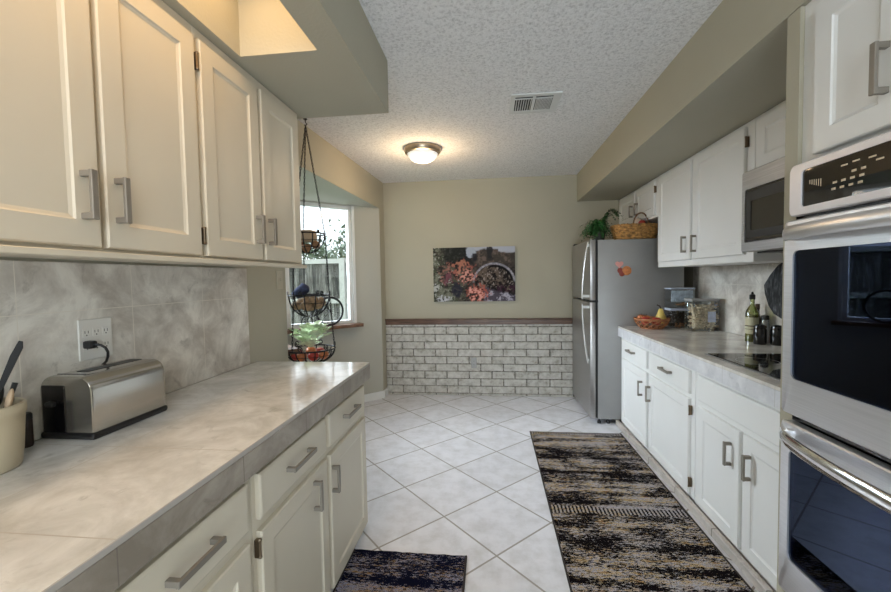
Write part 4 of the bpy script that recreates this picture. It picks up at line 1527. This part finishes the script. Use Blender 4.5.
fm = MB()
stm = MB()
for k in range(95):
    az = rd.uniform(0, 2 * PI)
    L = rd.uniform(.08, .20)
    if math.cos(az) > .3 and math.sin(az) < .3:
        L *= .6
    frond(fm, (FP[0] + rd.uniform(-.02, .02), FP[1] + rd.uniform(-.02, .02), FZ + .08), az, L, rd.uniform(.04, .16), rd.uniform(.04, .14))
for k in range(20):
    az = rd.uniform(PI * .8, PI * 1.4)
    frond(fm, (FP[0], FP[1], FZ + .08), az, rd.uniform(.14, .21), rd.uniform(.06, .12), rd.uniform(.08, .13))
for k in range(16):
    az = rd.uniform(-.7, .5)
    frond(fm, (FP[0], FP[1], FZ + .09), az, rd.uniform(.14, .25), rd.uniform(.17, .22), rd.uniform(.0, .05), lw=.05)
mesh_obj('fronds', fm, 'leaf', fn)

# ------------------------------------------------------------ hanging three-tier basket
HX, HY = -1.272, 2.74
hb = thing('hanging_basket', 'black wire three-tier hanging basket in front of the bay window', 'hanging basket', (HX, HY, .80))
mesh_obj('hook', MB().tube([(HX, HY, ZC + .0), (HX, HY, ZC - .025), (HX + .012, HY, ZC - .037), (HX, HY, ZC - .048), (HX - .008, HY, ZC - .04)], .0035, 6).lathe([(.014, ZC - .004), (.014, ZC), (.001, ZC)], (HX, HY, 0), 12), 'iron', hb)


def chain(p, q, parent, ln=.020, w=.0048):
    p, q = Vector(p), Vector(q)
    L = (q - p).length
    n = max(2, int(L / ln))
    d = (q - p).normalized()
    a = d.orthogonal().normalized()
    b = d.cross(a)
    mb = MB()
    st = L / n
    for k in range(n):
        c = p + d * st * (k + .5)
        s_ = a if k % 2 else b
        pts = [c + d * (st * .72) * math.sin(2 * PI * j / 8) + s_ * w * math.cos(2 * PI * j / 8) for j in range(8)]
        mb.tube(pts, .0022, 4, closed=True)
    mesh_obj('chain', mb, 'iron', parent)


def wire_basket(cz_rim, r_, depth, nw, scroll):
    mb = MB()
    C_ = (HX - .012, HY)
    mb.tube([(C_[0] + r_ * math.cos(2 * PI * k / 36), C_[1] + r_ * math.sin(2 * PI * k / 36), cz_rim) for k in range(36)], .0058, 6, closed=True)
    for fz in (.35, .7):
        rr_ = r_ * math.sqrt(1 - fz ** 2)
        mb.tube([(C_[0] + rr_ * math.cos(2 * PI * k / 30), C_[1] + rr_ * math.sin(2 * PI * k / 30), cz_rim - depth * fz) for k in range(30)], .0022, 5, closed=True)
    for k in range(nw):
        a = 2 * PI * k / nw + .2
        mb.tube([(C_[0] + r_ * math.cos(t) * math.cos(a), C_[1] + r_ * math.cos(t) * math.sin(a), cz_rim - depth * math.sin(t)) for t in [q / 8 * PI / 2 for q in range(9)]], .0042, 5)
    o = mesh_obj('tier', mb, 'iron', hb, smooth='all')
    if scroll:
        for k in range(6):
            sb = MB()
            a = 2 * PI * k / 6 + .52
            ct = Vector((C_[0] + r_ * math.cos(a), C_[1] + r_ * math.sin(a), cz_rim + scroll))
            tg = Vector((-math.sin(a), math.cos(a), 0))
            pts = []
            for q in range(20):
                t = q / 19 * 3.2 * PI
                rd_ = scroll * (1 - q / 24)
                pts.append(ct + tg * rd_ * math.sin(t) * .9 + Vector((0, 0, -rd_ * math.cos(t))))
            sb.tube(pts, .0038, 5)
            mesh_obj('scroll', sb, 'iron', o, smooth='all')
    return C_


tiers = [(1.700, .122, .135, 12, 0.012), (1.268, .142, .155, 12, .016), (.884, .168, .11, 16, .022)]
for (zr, r_, dp, nw, scw) in tiers:
    wire_basket(zr, r_, dp, nw, scw)
for k in range(3):
    a = 2 * PI * k / 3 + .15
    pa = lambda T: (HX - .012 + T[1] * math.cos(a), HY + T[1] * math.sin(a), T[0])
    chain((HX, HY, ZC - .045), pa(tiers[0]), hb)
    chain(pa(tiers[0]), pa(tiers[1]), hb)
    chain(pa(tiers[1]), pa(tiers[2]), hb)
# what the tiers hold
BC = (HX - .012, HY)
t_ = tag(mesh_obj('wooden_box', MB().box(BC[0] - .07, BC[0] + .05, BC[1] - .05, BC[1] + .05, 1.645, 1.725, .006), 'beech'), 'small pale wooden box in the top tier of the hanging basket', 'box')
for k, (dx, dy, dz, r_) in enumerate(((.0, -.02, .035, .036), (-.055, .01, .062, .03), (.05, .02, .060, .032))):
    apple((BC[0] + dx, BC[1] + dy, 1.700 - .135 + dz), r_, 'cookie', ['brown nut-like onion at the bottom of the top basket tier', 'brown onion at the left of the top basket tier', 'brown onion at the right of the top basket tier'][k], name='onion', cat='vegetable')
pots = [(-.07, -.045, -.072, .040), (.01, -.07, -.075, .042), (.075, -.02, -.068, .038), (-.02, .04, -.085, .045), (.0, -.01, -.03, .040), (.065, .05, -.05, .038), (-.075, .045, -.05, .038), (.055, -.055, -.030, .035)]
for k, (dx, dy, dz, r_) in enumerate(pots):
    rot = Matrix.Rotation(k * 1.1, 3, 'Z') @ Matrix.Rotation(.3 * (k % 3), 3, 'Y')
    o = mesh_obj('potato', MB().ball((BC[0] + dx, BC[1] + dy, 1.268 + dz), r_, sx=1.15, sy=.85, sz=.75, rot=rot, n=14), 'potato', smooth='all')
    tag(o, 'brown potato piled in the middle tier of the hanging basket', 'vegetable', 'potatoes in the middle basket tier')
# blue pouch slumped on the potatoes
rows = []
for i in range(9):
    u = i / 8
    row = []
    for k in range(20):
        a = 2 * PI * k / 20
        w = math.sin(PI * min(1, u * .9 + .08)) ** .6
        row.append((BC[0] - .055 + .062 * w * math.cos(a) * (1 + .12 * math.sin(3 * a + i)), BC[1] - .01 + .05 * w * math.sin(a), 1.262 + .075 * u + .018 * math.cos(a + .4)))
    rows.append(row)
tag(mesh_obj('cloth_pouch', MB().grid(rows, closed_u=True, cap=True), 'blue_cloth', smooth='all'), 'dark blue cloth pouch in the middle tier of the hanging basket', 'pouch')
rs_ = [(-.085, -.06), (-.02, -.105), (.055, -.085), (.10, -.02), (-.11, .02), (0, 0), (.03, .08)]
for k, (dx, dy) in enumerate(rs_):
    apple((BC[0] + dx, BC[1] + dy, .884 - .038 + (.02 if k == 5 else 0)), .037, 'apple' if k % 2 == 0 else 'apple2', 'red apple in the bottom tier of the hanging basket below the leafy plant', group='apples in the bottom basket tier', stem=False)
# leafy pale plant
lp = thing('leafy_plant', 'pale green leafy plant in the bottom tier of the hanging basket', 'plant', (BC[0], BC[1] + .01, .875))
lm = MB()
rd = random.Random(5)
for k in range(60):
    az = rd.uniform(0, 2 * PI)
    h0 = rd.uniform(.0, .15)
    rad = rd.uniform(.01, .125)
    c = Vector((BC[0] - .015 + rad * math.cos(az), BC[1] + .01 + rad * math.sin(az), .905 + h0))
    dirv = Vector((math.cos(az), math.sin(az), rd.uniform(.2, 1.2))).normalized()
    sd = dirv.cross(Vector((0, 0, 1))).normalized()
    nn = sd.cross(dirv)
    L, W = rd.uniform(.05, .08), rd.uniform(.028, .045)
    rows = []
    for i in range(6):
        u = i / 5
        ww = W * math.sin(PI * (u * .92 + .04)) ** .7
        rows.append([c + dirv * L * (u - .4) + sd * ww * v + nn * (.012 * abs(v) - .02 * u * u + .004 * math.sin(8 * u + 4 * v)) for v in (-1, -.5, 0, .5, 1)])
    lm.grid(rows)
mesh_obj('leaves', lm, 'leaf2', lp, smooth='all')
sm = MB()
for k in range(8):
    az = 2 * PI * k / 8
    sm.tube([(BC[0], BC[1] + .01, .875), (BC[0] + .05 * math.cos(az), BC[1] + .01 + .05 * math.sin(az), .99)], .003, 5)
mesh_obj('stems', sm, 'leaf2', lp)

# spoked wheel ornament standing on the bay sill
wc = Vector((-1.672, 4.02, 1.0))
wdir = Vector((0.7071, 0.7071, 0))
wn_ = Vector((0.7071, -0.7071, 0))
foot = A0 + dA * ((wc - A0).dot(dA)) + nA * 0.055
R_ = 0.142
wc = Vector((foot.x, foot.y, 0.901 + R_ + .008))
wh = thing('wheel_ornament', 'black spoked wheel ornament standing on the bay window sill', 'ornament', (wc.x, wc.y, .901))


def circ(c, r_, n=40):
    return [c + wdir * r_ * math.cos(2 * PI * k / n) + Vector((0, 0, r_ * math.sin(2 * PI * k / n))) for k in range(n)]


mesh_obj('tyre', MB().tube(circ(wc, R_), .0115, 8, closed=True), 'iron', wh, smooth='all')
sp = MB()
for k in range(12):
    a = 2 * PI * k / 12 + .3
    d_ = wdir * math.cos(a) + Vector((0, 0, math.sin(a)))
    sp.tube([wc + d_ * .01, wc + d_ * (R_ - .004)], .0016, 5)
mesh_obj('spokes', sp, 'iron', wh)
mesh_obj('hub', MB().tube([wc - wn_ * .018, wc + wn_ * .018], .012, 12), 'iron', wh)
fk = MB()
bk_ = wc - wdir * .19
for sg in (-1, 1):
    fk.tube([wc + wn_ * .016 * sg, wc + Vector((0, 0, .10)) - wdir * .06 + wn_ * .016 * sg, wc + Vector((0, 0, .15)) - wdir * .10], .004, 6)
fk.tube([wc + Vector((0, 0, .15)) - wdir * .10, wc - wdir * .16 + Vector((0, 0, .06)), wc - wdir * .24 - Vector((0, 0, .08))], .004, 6)
mesh_obj('frame', fk, 'iron', wh)
r2 = .055
c2 = Vector((wc.x, wc.y, .901 + r2 + .006)) - wdir * .24
mesh_obj('small_wheel', MB().tube(circ(c2, r2, 28), .006, 8, closed=True).tube([c2, c2 + wdir * r2], .0016, 5).tube([c2, c2 - wdir * r2], .0016, 5).tube([c2, c2 + Vector((0, 0, r2))], .0016, 5), 'iron', wh, smooth='all')

# ------------------------------------------------------------ outdoors
gr = tag(mesh_obj('lawn', MB().box(-12, -2.3, -3, 14, -.25, -.15), 'grass'), 'green lawn outside the bay window', 'lawn', kind='stuff')
fe = thing('fence', 'weathered grey board fence with pale rails outside the bay window', 'fence', (-4.5, 7.6, -.15))
fb = MB()
rd = random.Random(2)
x = -6.9
while x < -0.9:
    w = .135
    fb.box(x, x + w, 7.6, 7.62, -.15, 1.74 + rd.uniform(-.01, .01))
    x += w + .008
mesh_obj('boards', fb, 'fence', fe)
for z in (.92, 1.70):
    mesh_obj('rail', MB().box(-6.9, -.9, 7.55, 7.6, z, z + .09), 'fence_rail', fe)
for x in (-6.8, -5.0, -2.9):
    mesh_obj('post', MB().box(x, x + .1, 7.5, 7.6, -.15, 1.8), 'fence_rail', fe)
f2 = thing('fence', 'weathered side fence running along the lawn seen in the oven reflection', 'fence', (-7, 2.2, -.15))
fb = MB()
y = -2.8
while y < 7.3:
    fb.box(-7.02, -7.0, y, y + .135, -.15, 1.74)
    y += .143
mesh_obj('boards', fb, 'fence', f2)
for z in (.92, 1.70):
    mesh_obj('rail', MB().box(-7.0, -6.95, -2.8, 7.3, z, z + .09), 'fence_rail', f2)


def tree(x, y, h, r_, seed, label):
    t = thing('tree', label, 'tree', (x, y, -.15), 'trees beyond the fence')
    mesh_obj('trunk', MB().tube([(x, y, -.15), (x + .1, y, h * .5), (x, y, h)], [.12, .09, .03], 8), 'bark', t)
    rd = random.Random(seed)
    lv = MB()
    br = MB()
    for k in range(46):
        a, b = rd.uniform(0, 2 * PI), rd.uniform(-.6, 1.4)
        rr_ = r_ * rd.uniform(.35, 1)
        c = Vector((x + rr_ * math.cos(a) * math.cos(b), y + rr_ * math.sin(a) * math.cos(b), h + rr_ * .8 * math.sin(b)))
        br.tube([(x, y, h * .7), c], [.02, .006], 4)
        for q in range(26):
            p = c + Vector((rd.gauss(0, .17), rd.gauss(0, .17), rd.gauss(0, .14)))
            u = Vector((rd.uniform(-1, 1), rd.uniform(-1, 1), rd.uniform(-1, 1))).normalized() * .07
            v = u.orthogonal().normalized() * .03
            lv.quad(p - u, p - v, p + u, p + v)
    mesh_obj('crown', lv, 'tree', t)
    mesh_obj('branches', br, 'bark', t)


tree(-2.9, 9.2, 2.0, .95, 1, 'leafy tree above the fence at the right side of the bay window')
tree(-5.3, 11.9, 1.9, 1.0, 2, 'smaller leafy tree above the fence left of the first one')
tree(-8.0, 9.6, 2.0, 1.1, 3, 'leafy tree above the fence hidden mostly by the wall cabinets')
